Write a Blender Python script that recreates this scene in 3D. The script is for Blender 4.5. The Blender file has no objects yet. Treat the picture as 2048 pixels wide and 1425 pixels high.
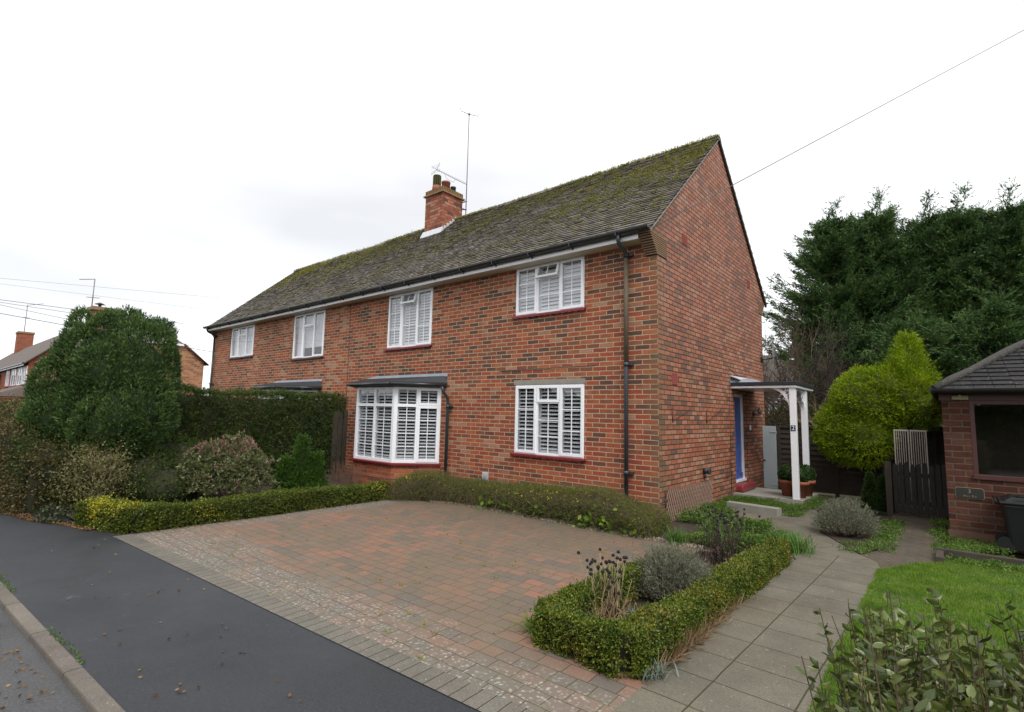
import bpy, math, random
import numpy as np
from mathutils import Matrix, Vector
R = math.radians
scene = bpy.context.scene
COL = scene.collection

# ------------------------------------------------------------ camera
PITCH, YAW, ROLL = 0.10991, -0.70046, 0.0233
cd = bpy.data.cameras.new("Camera"); cam = bpy.data.objects.new("Camera", cd); COL.objects.link(cam)
fw = Vector((math.sin(YAW)*math.cos(PITCH), math.cos(YAW)*math.cos(PITCH), math.sin(PITCH)))
rt = Vector((math.cos(YAW), -math.sin(YAW), 0)); up = rt.cross(fw)
c, s = math.cos(ROLL), math.sin(ROLL)
r2 = rt*c + up*s; u2 = up*c - rt*s
m = Matrix((r2, u2, -fw)).transposed().to_4x4(); m.translation = Vector((3.738, -8.314, 1.78))
cam.matrix_world = m
cd.sensor_width = 36; cd.lens = 1032.07/2048*36; cd.clip_start = .05; cd.clip_end = 2000
scene.camera = cam

# ------------------------------------------------------------ world, sun, exposure
SUN_EL, SUN_AZ = R(52), R(125)            # azimuth clockwise from +Y (sun over the camera's right shoulder)
w = bpy.data.worlds.new("World"); scene.world = w; w.use_nodes = True
nt = w.node_tree; nt.nodes.clear()
def N(t, typ, **k):
    n = t.nodes.new(typ)
    for a, v in k.items(): setattr(n, a, v)
    return n
sky = N(nt, 'ShaderNodeTexSky'); sky.sky_type = 'NISHITA'; sky.sun_disc = False
sky.sun_elevation = SUN_EL; sky.sun_rotation = SUN_AZ
tc = N(nt, 'ShaderNodeTexCoord'); no = N(nt, 'ShaderNodeTexNoise'); no.inputs['Scale'].default_value = 1.0
no.inputs['Detail'].default_value = 4
mp = N(nt, 'ShaderNodeMapping'); mp.inputs['Scale'].default_value = (1, 1, 3)
nt.links.new(tc.outputs['Generated'], mp.inputs[0]); nt.links.new(mp.outputs[0], no.inputs['Vector'])
cr = N(nt, 'ShaderNodeValToRGB')
cr.color_ramp.elements[0].position = .30; cr.color_ramp.elements[0].color = (5.5, 5.56, 5.75, 1)
cr.color_ramp.elements[1].position = .58; cr.color_ramp.elements[1].color = (9.0, 9.05, 9.2, 1)
nt.links.new(no.outputs['Fac'], cr.inputs[0])
mx = N(nt, 'ShaderNodeMix', data_type='RGBA'); mx.inputs['Factor'].default_value = .94
nt.links.new(sky.outputs[0], mx.inputs['A']); nt.links.new(cr.outputs[0], mx.inputs['B'])
bg = N(nt, 'ShaderNodeBackground'); bg.inputs['Strength'].default_value = .1
nt.links.new(mx.outputs['Result'], bg.inputs[0])
wo = N(nt, 'ShaderNodeOutputWorld'); nt.links.new(bg.outputs[0], wo.inputs[0])
sd = bpy.data.lights.new("Sun", 'SUN'); sd.energy = 1.4; sd.angle = R(28); sd.color = (1, .97, .92)
so = bpy.data.objects.new("Sun", sd); COL.objects.link(so)
sdir = Vector((math.sin(SUN_AZ)*math.cos(SUN_EL), math.cos(SUN_AZ)*math.cos(SUN_EL), math.sin(SUN_EL)))
so.rotation_euler = sdir.to_track_quat('Z', 'Y').to_euler(); so.location = (0, 0, 30)
vs = scene.view_settings; vs.view_transform = 'Standard'; vs.look = 'None'; vs.exposure = 0.72; vs.gamma = 1
scene.cycles.max_bounces = 6; scene.cycles.transparent_max_bounces = 12
scene.cycles.glossy_bounces = 3; scene.cycles.caustics_reflective = False; scene.cycles.caustics_refractive = False

rng = np.random.default_rng(7); random.seed(7)

# ------------------------------------------------------------ object helpers
def tag(o, label=None, cat=None, group=None, kind=None):
    if label: o['label'] = label
    if cat: o['category'] = cat
    if group: o['group'] = group
    if kind: o['kind'] = kind
    return o
def thing(name, label, cat, loc=(0, 0, 0), group=None):
    o = bpy.data.objects.new(name, None); COL.objects.link(o); o.location = loc
    o.empty_display_size = .2
    return tag(o, label, cat, group)
def adopt(o, parent):
    if parent is not None:
        o.parent = parent
        p = Vector((0, 0, 0)); q = parent
        while q is not None: p += q.location; q = q.parent
        o.location = -p
def mesh_obj(name, me, mat, parent=None):
    o = bpy.data.objects.new(name, me); COL.objects.link(o)
    if mat is not None:
        for mm in (mat if isinstance(mat, (list, tuple)) else [mat]): me.materials.append(mm)
    adopt(o, parent)
    return o
class MB:
    def __init__(s, O=(0, 0, 0), T=(1, 0, 0), D=(0, -1, 0)):
        s.v = []; s.f = []; s.sm = []; s.frame(O, T, D)
    def frame(s, O, T, D): s.O, s.T, s.D = Vector(O), Vector(T), Vector(D); return s
    def P(s, u, d, z): return s.O + s.T*u + s.D*d + Vector((0, 0, z))
    def poly(s, pts, smooth=False):
        n = len(s.v); s.v += [tuple(p) for p in pts]; s.f.append(tuple(range(n, n+len(pts)))); s.sm.append(smooth)
    def hexa(s, p):                                     # 8 points: bottom 4 ccw, top 4 ccw
        n = len(s.v); s.v += [tuple(q) for q in p]
        for f in ((3, 2, 1, 0), (4, 5, 6, 7), (0, 1, 5, 4), (1, 2, 6, 5), (2, 3, 7, 6), (3, 0, 4, 7)):
            s.f.append(tuple(n+i for i in f)); s.sm.append(False)
    def box(s, x0, x1, y0, y1, z0, z1):                 # world axes
        s.hexa([(x0, y0, z0), (x1, y0, z0), (x1, y1, z0), (x0, y1, z0), (x0, y0, z1), (x1, y0, z1), (x1, y1, z1), (x0, y1, z1)])
    def bx(s, u0, u1, d0, d1, z0, z1):                  # frame axes: u along, d outwards
        s.hexa([s.P(u0, d1, z0), s.P(u1, d1, z0), s.P(u1, d0, z0), s.P(u0, d0, z0), s.P(u0, d1, z1), s.P(u1, d1, z1), s.P(u1, d0, z1), s.P(u0, d0, z1)])
    def prism(s, pts, z0, z1):                          # polygon extruded up
        n = len(pts); a = [(p[0], p[1], z0) for p in pts]; b = [(p[0], p[1], z1) for p in pts]
        s.poly(b); s.poly(a[::-1])
        for i in range(n): j = (i+1) % n; s.poly([a[i], a[j], b[j], b[i]])
    def tube(s, pts, r, n=8, cap=True):
        pts = [Vector(p) for p in pts]; rr = r if isinstance(r, (list, tuple)) else [r]*len(pts)
        base = len(s.v)
        for i, p in enumerate(pts):
            d = (pts[min(i+1, len(pts)-1)] - pts[max(i-1, 0)]).normalized()
            a = d.cross(Vector((0, 0, 1)));
            if a.length < .05: a = d.cross(Vector((0, 1, 0)))
            a.normalize(); b = d.cross(a)
            for k in range(n):
                t = 2*math.pi*k/n; s.v.append(tuple(p + (a*math.cos(t)+b*math.sin(t))*rr[i]))
        for i in range(len(pts)-1):
            for k in range(n):
                j = (k+1) % n; q = base+i*n
                s.f.append((q+k, q+n+k, q+n+j, q+j)); s.sm.append(True)
        if cap:
            s.f.append(tuple(base+k for k in range(n))); s.sm.append(False)
            s.f.append(tuple(base+(len(pts)-1)*n+k for k in reversed(range(n)))); s.sm.append(False)
    def lathe(s, c, prof, n=20):                        # prof: (r, z)
        base = len(s.v)
        for r, z in prof:
            for k in range(n):
                t = 2*math.pi*k/n; s.v.append((c[0]+r*math.cos(t), c[1]+r*math.sin(t), c[2]+z))
        for i in range(len(prof)-1):
            for k in range(n):
                j = (k+1) % n; q = base+i*n
                s.f.append((q+k, q+j, q+n+j, q+n+k)); s.sm.append(True)
        s.f.append(tuple(base+k for k in reversed(range(n)))); s.sm.append(False)
        s.f.append(tuple(base+(len(prof)-1)*n+k for k in range(n))); s.sm.append(False)
    def build(s, name, mat, parent=None, bevel=0):
        me = bpy.data.meshes.new(name); me.from_pydata(s.v, [], s.f)
        me.polygons.foreach_set('use_smooth', s.sm)
        uv = me.uv_layers.new(name='UVMap'); co = me.vertices
        for p in me.polygons:
            n = p.normal
            if abs(n.z) > .98: t = Vector((1, 0, 0)); b = Vector((0, 1, 0))
            else:
                t = Vector((-n.y, n.x, 0)).normalized(); b = n.cross(t)
                if b.z < 0: b = -b
                if abs(t.x) > abs(t.y):
                    if t.x < 0: t = -t
                elif t.y < 0: t = -t
            for li in p.loop_indices:
                q = co[me.loops[li].vertex_index].co; uv.data[li].uv = (q.dot(t), q.dot(b))
        me.update()
        o = mesh_obj(name, me, mat, parent)
        if bevel:
            b = o.modifiers.new('bevel', 'BEVEL'); b.width = bevel; b.segments = 2; b.limit_method = 'ANGLE'
        return o

# ---- leaves (numpy): one flat diamond per leaf, every leaf an island of its own
def unit(a): return a/np.maximum(np.linalg.norm(a, axis=1, keepdims=True), 1e-9)
def raw_mesh(name, V, F):
    me = bpy.data.meshes.new(name); nv, k = len(V), F.shape[1]
    me.vertices.add(nv); me.vertices.foreach_set('co', V.astype(np.float32).ravel())
    me.loops.add(F.size); me.loops.foreach_set('vertex_index', F.astype(np.int32).ravel())
    me.polygons.add(len(F)); me.polygons.foreach_set('loop_start', np.arange(0, F.size, k, dtype=np.int32))
    try: me.polygons.foreach_set('loop_total', np.full(len(F), k, dtype=np.int32))
    except Exception: pass
    me.update(calc_edges=True)
    return me
def leaves(name, B, D, L, W, mat, parent=None, g=rng, shape=0):
    n = len(B); D = unit(D); Rn = unit(g.normal(size=(n, 3))); S = unit(np.cross(D, Rn)); U = np.cross(S, D)
    L = np.broadcast_to(np.asarray(L, float), (n,))[:, None]*(g.uniform(.7, 1.25, (n, 1))); W = np.broadcast_to(np.asarray(W, float), (n,))[:, None]*g.uniform(.8, 1.2, (n, 1))
    if shape == 0:
        V = np.stack([B, B+D*L*.45+S*W/2, B+D*L, B+D*L*.45-S*W/2], 1).reshape(-1, 3)
        F = np.arange(n*4).reshape(-1, 4)
    else:                                              # ovate leaf folded along its midrib, tip curling
        k = U*L*.08
        m1 = B+D*L*.3-k; m2 = B+D*L*.68-k*1.1; tip = B+D*L-U*L*.16
        V = np.stack([B, B+D*L*.22+S*W*.38, B+D*L*.45+S*W*.5, B+D*L*.75+S*W*.33, tip, B+D*L*.75-S*W*.33, B+D*L*.45-S*W*.5, B+D*L*.22-S*W*.38, m1, m2], 1).reshape(-1, 3)
        q = np.array([[0, 1, 2, 8], [8, 2, 3, 9], [9, 3, 4, 4], [0, 8, 6, 7], [8, 9, 5, 6], [9, 4, 5, 5]])
        tri = np.array([[0, 1, 8], [1, 2, 8], [8, 2, 9], [2, 3, 9], [9, 3, 4], [0, 8, 7], [7, 8, 6], [8, 9, 6], [6, 9, 5], [9, 4, 5]])
        F = (np.arange(n)[:, None, None]*10+tri[None]).reshape(-1, 3)
    me = raw_mesh(name, V, F)
    return mesh_obj(name, me, mat, parent)
def sprigs(O, D, L, k, spread=.8, g=rng, tip=0.0, bias=None):
    """k leaves along each sprig; returns bases and directions"""
    n = len(O); D = unit(D); t = g.uniform(tip, 1, (n, k, 1))
    L = np.broadcast_to(np.asarray(L, float), (n,))[:, None, None]
    B = O[:, None]+D[:, None]*t*L
    d = D[:, None]+g.normal(size=(n, k, 3))*spread
    if bias is not None: d = d+np.asarray(bias)
    return B.reshape(-1, 3), d.reshape(-1, 3)
def segs(name, P0, P1, r0, r1, mat, parent=None, sides=3):
    P0, P1 = np.asarray(P0, float), np.asarray(P1, float); n = len(P0)
    D = unit(P1-P0); A = np.cross(D, np.array([.31, .17, .93])); A = unit(A); Bn = np.cross(D, A)
    r0 = np.broadcast_to(np.asarray(r0, float), (n,))[:, None]; r1 = np.broadcast_to(np.asarray(r1, float), (n,))[:, None]
    ring = []
    for P, r in ((P0, r0), (P1, r1)):
        for j in range(sides):
            a = 2*math.pi*j/sides; ring.append(P+(A*math.cos(a)+Bn*math.sin(a))*r)
    V = np.stack(ring, 1).reshape(-1, 3); fs = []
    for j in range(sides):
        q = (j+1) % sides; fs.append([j, q, sides+q, sides+j])
    F = (np.arange(n)[:, None, None]*2*sides+np.array(fs)[None]).reshape(-1, 4)
    me = raw_mesh(name, V, F); me.polygons.foreach_set('use_smooth', [True]*len(me.polygons))
    return mesh_obj(name, me, mat, parent)
def fbm(P, sc=1.0, seed=0):                            # cheap smooth noise, about -1..1
    g = np.random.default_rng(seed+100); o = 0
    for i in range(7):
        k = g.normal(size=3)*sc*(1+i*.45); o = o+np.sin(P@k+g.uniform(0, 6.3))*(.7**i)
    return o/2.2
def hull(name, fn, nu, nv, mat, parent):               # closed lumpy core from fn(theta, phi)->xyz arrays
    th = np.linspace(0, 2*np.pi, nu, endpoint=False); ph = np.linspace(.02, np.pi-.02, nv)
    T, Pp = np.meshgrid(th, ph); V = fn(T.ravel(), Pp.ravel())
    F = [[i*nu+j, i*nu+(j+1) % nu, (i+1)*nu+(j+1) % nu, (i+1)*nu+j] for i in range(nv-1) for j in range(nu)]
    me = raw_mesh(name, V, np.array(F)); o = mesh_obj(name, me, mat, parent); return o

# ------------------------------------------------------------ materials
def new_mat(name):
    m = bpy.data.materials.new(name); m.use_nodes = True; t = m.node_tree
    return m, t, t.nodes['Principled BSDF']
def lk(t, a, b): t.links.new(a, b)
def noise(t, scale, detail=4, vec=None, rough=.55, dist=0):
    n = N(t, 'ShaderNodeTexNoise'); n.inputs['Scale'].default_value = scale; n.inputs['Detail'].default_value = detail
    n.inputs['Roughness'].default_value = rough; n.inputs['Distortion'].default_value = dist
    if vec is not None: lk(t, vec, n.inputs['Vector'])
    return n.outputs['Fac']
def ramp(t, fac, stops, interp='LINEAR'):
    r = N(t, 'ShaderNodeValToRGB'); r.color_ramp.interpolation = interp; e = r.color_ramp.elements
    while len(e) > 2: e.remove(e[-1])
    for i, (p, col) in enumerate(stops):
        if i < 2: el = e[i]; el.position = p
        else: el = e.new(p)
        el.color = (*(col if hasattr(col, '__len__') else (col,)*3), 1)[:4]
    lk(t, fac, r.inputs[0]); return r.outputs[0]
def mix(t, fac, a, b, mode='MIX'):
    m_ = N(t, 'ShaderNodeMix', data_type='RGBA', blend_type=mode)
    for k, v in (('Factor', fac), ('A', a), ('B', b)):
        if hasattr(v, 'links') or hasattr(v, 'is_linked'): lk(t, v, m_.inputs[k])
        elif hasattr(v, '__len__'): m_.inputs[k].default_value = (*v, 1)[:4]
        else: m_.inputs[k].default_value = v if k == 'Factor' else (v, v, v, 1)
    return m_.outputs['Result']
def mth(t, op, a, b=0, clamp=False):
    m_ = N(t, 'ShaderNodeMath', operation=op, use_clamp=clamp)
    for i, v in enumerate((a, b)):
        if hasattr(v, 'is_linked'): lk(t, v, m_.inputs[i])
        else: m_.inputs[i].default_value = v
    return m_.outputs[0]
def bump(t, bs, h, strength=.4, dist=.01):
    b = N(t, 'ShaderNodeBump'); b.inputs['Strength'].default_value = strength; b.inputs['Distance'].default_value = dist
    lk(t, h, b.inputs['Height']); lk(t, b.outputs[0], bs.inputs['Normal']); return b
def pos(t): return N(t, 'ShaderNodeNewGeometry').outputs['Position']
def xyz(t, v):
    x = N(t, 'ShaderNodeSeparateXYZ'); lk(t, v, x.inputs[0]); return x.outputs
def plain(name, col, rough=.6, metal=0, var=.12, sc=6, bmp=0, spec=.5):
    m, t, bs = new_mat(name); f = noise(t, sc, 5, pos(t))
    lk(t, mix(t, f, [min(1, x*(1-var)) for x in col], [min(1, x*(1+var)) for x in col]), bs.inputs['Base Color'])
    bs.inputs['Roughness'].default_value = rough; bs.inputs['Metallic'].default_value = metal
    bs.inputs['Specular IOR Level'].default_value = spec
    if bmp: bump(t, bs, noise(t, sc*12, 4, pos(t)), bmp, .005)
    return m
def leafmat(name, cols, rough=.55, trans=.3, patch=None, spec=.35, psc=1.2, soft=False):
    """cols: ramp over a random number per leaf; patch: (colour, lo, hi) grown in clumps"""
    m, t, bs = new_mat(name); g = N(t, 'ShaderNodeNewGeometry')
    f = g.outputs['Random Per Island']
    n_ = noise(t, psc, 3, g.outputs['Position'])
    f2 = mth(t, 'ADD', mth(t, 'MULTIPLY', f, .62), mth(t, 'MULTIPLY', mth(t, 'SUBTRACT', n_, .3), .95), True)
    k = len(cols); col = ramp(t, f2, [(i/(k-1), c_) for i, c_ in enumerate(cols)])
    if patch: 
        pc, lo, hi, sc = patch
        pn = noise(t, sc, 2, g.outputs['Position'])
        pf = ramp(t, mth(t, 'ADD', pn, mth(t, 'MULTIPLY', mth(t, 'SUBTRACT', f, .5), .25)), [(lo, 0.0), (hi, 1.0)])
        col = mix(t, pf, col, pc)
    lk(t, col, bs.inputs['Base Color']); bs.inputs['Roughness'].default_value = rough; bs.inputs['Specular IOR Level'].default_value = spec
    if trans:
        tr = N(t, 'ShaderNodeBsdfTranslucent'); lk(t, col, tr.inputs[0]); ms = N(t, 'ShaderNodeMixShader'); ms.inputs[0].default_value = trans
        lk(t, bs.outputs[0], ms.inputs[1]); lk(t, tr.outputs[0], ms.inputs[2]); lk(t, ms.outputs[0], t.nodes['Material Output'].inputs[0])
    return m
RED, ORG, BRN, DRK, PAL, TAN = (.33, .078, .040), (.43, .135, .058), (.20, .078, .046), (.075, .052, .046), (.40, .23, .15), (.25, .14, .08)
def brick_mat(name, stops, mortar, bw=.285, bh=.0865, ms=.0095, tint=None, stain=None, ang=0, moss=0):
    m, t, bs = new_mat(name); uv = N(t, 'ShaderNodeUVMap').outputs[0]; P = pos(t)
    wob = N(t, 'ShaderNodeTexNoise'); wob.inputs['Scale'].default_value = 9; lk(t, P, wob.inputs['Vector'])
    wv = N(t, 'ShaderNodeVectorMath', operation='MULTIPLY_ADD'); lk(t, wob.outputs['Color'], wv.inputs[0]); wv.inputs[1].default_value = (.014, .014, 0); lk(t, uv, wv.inputs[2])
    b = N(t, 'ShaderNodeTexBrick'); b.offset = .5; lk(t, wv.outputs[0], b.inputs['Vector'])
    b.inputs['Color1'].default_value = (0, 0, 0, 1); b.inputs['Color2'].default_value = (1, 1, 1, 1); b.inputs['Mortar'].default_value = (.5, .5, .5, 1)
    b.inputs['Scale'].default_value = 1; b.inputs['Brick Width'].default_value = bw; b.inputs['Row Height'].default_value = bh
    b.inputs['Mortar Size'].default_value = ms; b.inputs['Mortar Smooth'].default_value = .35; b.inputs['Bias'].default_value = 0
    big = noise(t, .55, 3, P); f = mth(t, 'ADD', b.outputs['Color'], mth(t, 'MULTIPLY', mth(t, 'SUBTRACT', big, .5), 1.1), True)
    col = ramp(t, f, stops)
    fine = noise(t, 38, 6, P, .7); col = mix(t, .75, col, ramp(t, fine, [(.3, .55), (.72, 1.35)]), 'MULTIPLY')
    med = noise(t, 7, 4, P, .6); col = mix(t, .5, col, ramp(t, med, [(.3, .7), (.7, 1.25)]), 'MULTIPLY')
    if tint: col = tint(t, P, col)
    mc = mix(t, noise(t, 14, 4, P), [x*.65 for x in mortar], [x*1.2 for x in mortar])
    out = mix(t, b.outputs['Fac'], col, mc)
    if stain: out = stain(t, P, out)
    lk(t, out, bs.inputs['Base Color']); bs.inputs['Roughness'].default_value = .88; bs.inputs['Specular IOR Level'].default_value = .25
    h = mth(t, 'ADD', mth(t, 'MULTIPLY', b.outputs['Fac'], -1), mth(t, 'MULTIPLY', fine, .55)); bump(t, bs, h, .7, .009)
    return m
def facade_tint(t, P, col):
    z = xyz(t, P)['Z']; f = ramp(t, mth(t, 'ADD', mth(t, 'MULTIPLY', z, .2), mth(t, 'MULTIPLY', noise(t, .8, 3, P), .3)), [(.3, 1.0), (.75, 0.0)])
    return mix(t, f, mix(t, .2, col, (.22, .085, .05)), mix(t, .28, col, (.33, .07, .038)))
def facade_stain(t, P, col):
    x = xyz(t, P)['X']; z = xyz(t, P)['Z']
    f = mth(t, 'MULTIPLY', ramp(t, x, [(.0, 0.0), (1, 1.0)]), 1)
    # lichen green and soot by the near corner
    cx_ = ramp(t, mth(t, 'ADD', x, mth(t, 'MULTIPLY', noise(t, 3, 4, P), .8)), [(.15, 0.0), (.45, 1.0)])
    col = mix(t, mth(t, 'MULTIPLY', cx_, .45), col, (.16, .13, .07))
    base = ramp(t, mth(t, 'ADD', z, mth(t, 'MULTIPLY', noise(t, 2.5, 4, P), .5)), [(.25, 1.0), (.65, 0.0)])
    return mix(t, mth(t, 'MULTIPLY', base, .4), col, (.09, .075, .04))
def gable_stain(t, P, col):
    y = xyz(t, P)['Y']; z = xyz(t, P)['Z']; f = N(t, 'ShaderNodeMapRange'); lk(t, mth(t, 'ADD', y, mth(t, 'MULTIPLY', noise(t, 3, 4, P), .9)), f.inputs['Value']); f.inputs['From Min'].default_value = .95; f.inputs['From Max'].default_value = .35
    col = mix(t, mth(t, 'MULTIPLY', f.outputs[0], .4), col, (.14, .12, .07))
    base = ramp(t, mth(t, 'ADD', z, mth(t, 'MULTIPLY', noise(t, 2.5, 4, P), .5)), [(.25, 1.0), (.65, 0.0)])
    col = mix(t, mth(t, 'MULTIPLY', base, .35), col, (.09, .06, .035))
    eff = ramp(t, mth(t, 'ADD', noise(t, 2.2, 5, P, .65), mth(t, 'MULTIPLY', z, .02)), [(.62, 0.0), (.8, .16)])
    return mix(t, eff, col, (.42, .32, .30))
def gable_tint(t, P, col):
    z = xyz(t, P)['Z']; f = ramp(t, mth(t, 'ADD', mth(t, 'MULTIPLY', z, .125), mth(t, 'MULTIPLY', noise(t, 1.1, 3, P), .25)), [(.35, 0.0), (.65, 1.0)])
    return mix(t, f, mix(t, .1, col, (.34, .10, .05)), mix(t, .34, col, (.40, .19, .145)))
BR = [(0, DRK), (.13, DRK), (.17, BRN), (.30, BRN), (.36, (.22, .055, .035)), (.5, RED), (.62, RED), (.72, ORG), (.86, (.25, .085, .05)), (1, PAL)]
M = {}
M['brick'] = brick_mat('brick_facade', BR, (.46, .35, .22), tint=facade_tint, stain=facade_stain)
M['gable'] = brick_mat('brick_gable', [(0, (.13, .085, .068)), (.07, (.13, .085, .068)), (.13, (.22, .10, .065)), (.28, TAN), (.38, (.31, .105, .06)), (.6, (.39, .145, .078)), (.8, (.40, .18, .11)), (1, PAL)], (.055, .04, .03), ms=.0105, bw=.25, tint=gable_tint, stain=gable_stain)  # near-black gable mortar colour stands for shadow in the recessed joints
M['brick_low'] = brick_mat('brick_bay', [(0, BRN), (.2, RED), (.6, ORG), (1, RED)], (.30, .2, .12))
M['brick_chim'] = brick_mat('brick_chimney', [(0, DRK), (.15, BRN), (.4, (.3, .09, .05)), (.8, (.42, .15, .09)), (1, PAL)], (.12, .09, .07), bw=.26, bh=.1)
M['brick_garage'] = brick_mat('brick_garage', [(0, (0.059, 0.020, 0.015)), (.4, (0.090, 0.032, 0.022)), (.8, (0.122, 0.045, 0.031)), (1, (0.099, 0.050, 0.038))], (.12, .09, .06), bw=.29, bh=.0965, ms=.012)
M['brick_far'] = brick_mat('brick_far', [(0, (.2, .1, .06)), (.5, (.35, .15, .08)), (1, (.45, .23, .12))], (.34, .26, .18), bw=.4, bh=.12)
M['brick_far_red'] = brick_mat('brick_far_red', [(0, BRN), (.5, RED), (1, (.3, .1, .06))], (.25, .18, .12), bw=.4, bh=.12)
M['white'] = plain('upvc_white', (.86, .87, .9), .28, var=.03, sc=3)
M['shutter'] = plain('shutter_white', (.66, .68, .72), .45, var=.06, sc=5)
M['fascia'] = plain('fascia_white', (.78, .79, .82), .45, var=.08, sc=2)
M['soffit'] = plain('soffit_cream', (.66, .62, .52), .7, var=.12, sc=3)
M['black'] = plain('black_plastic', (.022, .023, .026), .32, var=.25)
M['dkgrey'] = plain('dark_grey_pipe', (.035, .042, .05), .4, var=.2)
M['pipe_wood'] = plain('weathered_pipe', (.11, .085, .055), .75, var=.45, sc=9)
M['lead'] = plain('lead', (.26, .29, .34), .45, var=.3, sc=5)
M['leadw'] = plain('lead_pale', (.55, .56, .6), .5, var=.25, sc=9)
M['felt'] = plain('roof_felt', (.018, .02, .025), .55, var=.35, sc=12, bmp=.3)
M['sillred'] = plain('red_sill_tile', (.22, .028, .032), .35, var=.3, sc=8)
M['concrete'] = plain('concrete', (.26, .245, .21), .9, var=.3, sc=7, bmp=.4)
M['blue'] = plain('blue_door', (.07, .13, .42), .3, var=.1)
M['gateblue'] = plain('pale_blue_gate', (.52, .60, .64), .5, var=.08, sc=8)
M['terracotta'] = plain('terracotta', (.27, .085, .045), .75, var=.25, sc=9, bmp=.2)
M['metal'] = plain('galvanised', (.35, .36, .38), .4, .8, var=.2)
M['wire'] = plain('wire', (.10, .095, .10), .6)
M['bark'] = plain('bark', (.085, .062, .042), .95, var=.4, sc=12, bmp=.8)
M['twig'] = plain('twig', (.13, .09, .065), .9, var=.4, sc=5)
M['twigpale'] = plain('twig_pale', (.30, .235, .14), .85, var=.3, sc=5)
M['twigdark'] = plain('twig_dark', (.04, .028, .022), .95, var=.4, sc=5)
M['fence'] = plain('fence_wood', (.052, .042, .031), .9, var=.45, sc=5, bmp=.6)
M['gatewood'] = plain('gate_wood', (.022, .019, .018), .8, var=.5, sc=9, bmp=.5)
M['curtain'] = plain('curtain', (.75, .76, .8), .9, var=.06, sc=4)
M['maroon'] = plain('maroon_paint', (.075, .026, .024), .45, var=.2)
M['soil'] = plain('soil', (.04, .028, .019), 1, var=.6, sc=14, bmp=.9)
M['aerial'] = plain('aerial_metal', (.22, .2, .2), .5, .6)
M['navy'] = plain('navy_enamel', (.012, .018, .07), .25)
M['brass'] = plain('brass_line', (.30, .27, .15), .5)
M['grit'] = plain('slate_plaque', (.025, .024, .02), .5)
def glass():
    m, t, bs = new_mat('glass'); t.nodes.remove(bs)
    tr = N(t, 'ShaderNodeBsdfTransparent'); tr.inputs[0].default_value = (.95, .96, .96, 1); gl = N(t, 'ShaderNodeBsdfGlossy'); gl.inputs['Roughness'].default_value = .01
    gg_ = N(t, 'ShaderNodeNewGeometry'); dt = N(t, 'ShaderNodeVectorMath', operation='DOT_PRODUCT'); lk(t, gg_.outputs['Normal'], dt.inputs[0]); lk(t, gg_.outputs['Incoming'], dt.inputs[1])
    fr_ = mth(t, 'ADD', mth(t, 'MULTIPLY', mth(t, 'POWER', mth(t, 'SUBTRACT', 1, mth(t, 'ABSOLUTE', dt.outputs['Value'])), 4), .86), .14, True); ms = N(t, 'ShaderNodeMixShader')
    nb = N(t, 'ShaderNodeBump'); nb.inputs['Strength'].default_value = .03; lk(t, noise(t, 2.2, 1, pos(t)), nb.inputs['Height']); lk(t, nb.outputs[0], gl.inputs['Normal'])
    lk(t, fr_, ms.inputs[0]); lk(t, tr.outputs[0], ms.inputs[1]); lk(t, gl.outputs[0], ms.inputs[2]); lk(t, ms.outputs[0], t.nodes['Material Output'].inputs[0])
    return m
M['glass'] = glass()
def tile_mat(name, cols, mossamt=.5, mosscol=(.15, .155, .012), strip=True):
    m, t, bs = new_mat(name); g = N(t, 'ShaderNodeNewGeometry'); P = g.outputs['Position']
    col = ramp(t, g.outputs['Random Per Island'], [(i/(len(cols)-1), c_) for i, c_ in enumerate(cols)])
    col = mix(t, .7, col, ramp(t, noise(t, 24, 5, P, .7), [(.3, .55), (.7, 1.5)]), 'MULTIPLY')
    z = xyz(t, P)['Z']; big = noise(t, .45, 4, P); sm = noise(t, 6, 5, P, .65)
    lich = ramp(t, noise(t, 30, 3, P), [(.62, 0.0), (.7, 1.0)]); col = mix(t, mth(t, 'MULTIPLY', lich, .35), col, (.3, .3, .26))
    k = mth(t, 'ADD', mth(t, 'ADD', mth(t, 'MULTIPLY', z, .05 if strip else 0), mth(t, 'MULTIPLY', big, .9)), mth(t, 'MULTIPLY', sm, 1.1))
    mf = ramp(t, k, [(1.95-mossamt, 0.0), (2.25-mossamt, 1.0)])
    col = mix(t, mth(t, 'MULTIPLY', mf, .85), col, mix(t, noise(t, 3, 3, P), mosscol, [mosscol[0]*1.6, mosscol[1]*1.35, mosscol[2]]))
    lk(t, col, bs.inputs['Base Color']); bs.inputs['Roughness'].default_value = .85; bump(t, bs, noise(t, 60, 5, P), .5, .006)
    return m
M['tile'] = tile_mat('roof_tile', [(.065, .058, .05), (.12, .108, .088), (.19, .172, .14), (.11, .09, .068), (.15, .135, .108)], .60, (.15, .15, .035))
M['tile_g'] = tile_mat('garage_tile', [(0.010, 0.010, 0.011), (0.018, 0.017, 0.018), (0.027, 0.024, 0.022)], -.1, strip=False)
M['tile_far'] = tile_mat('far_tile', [(.07, .055, .045), (.11, .085, .07), (.09, .08, .07)], .45)
M['buff'] = plain('buff_creasing_tile', (.25, .15, .085), .85, var=.4, sc=12)
M['moss'] = leafmat('moss', [(.09, .11, .012), (.22, .22, .018), (.36, .33, .03)], .9, .1, psc=1)

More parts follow.
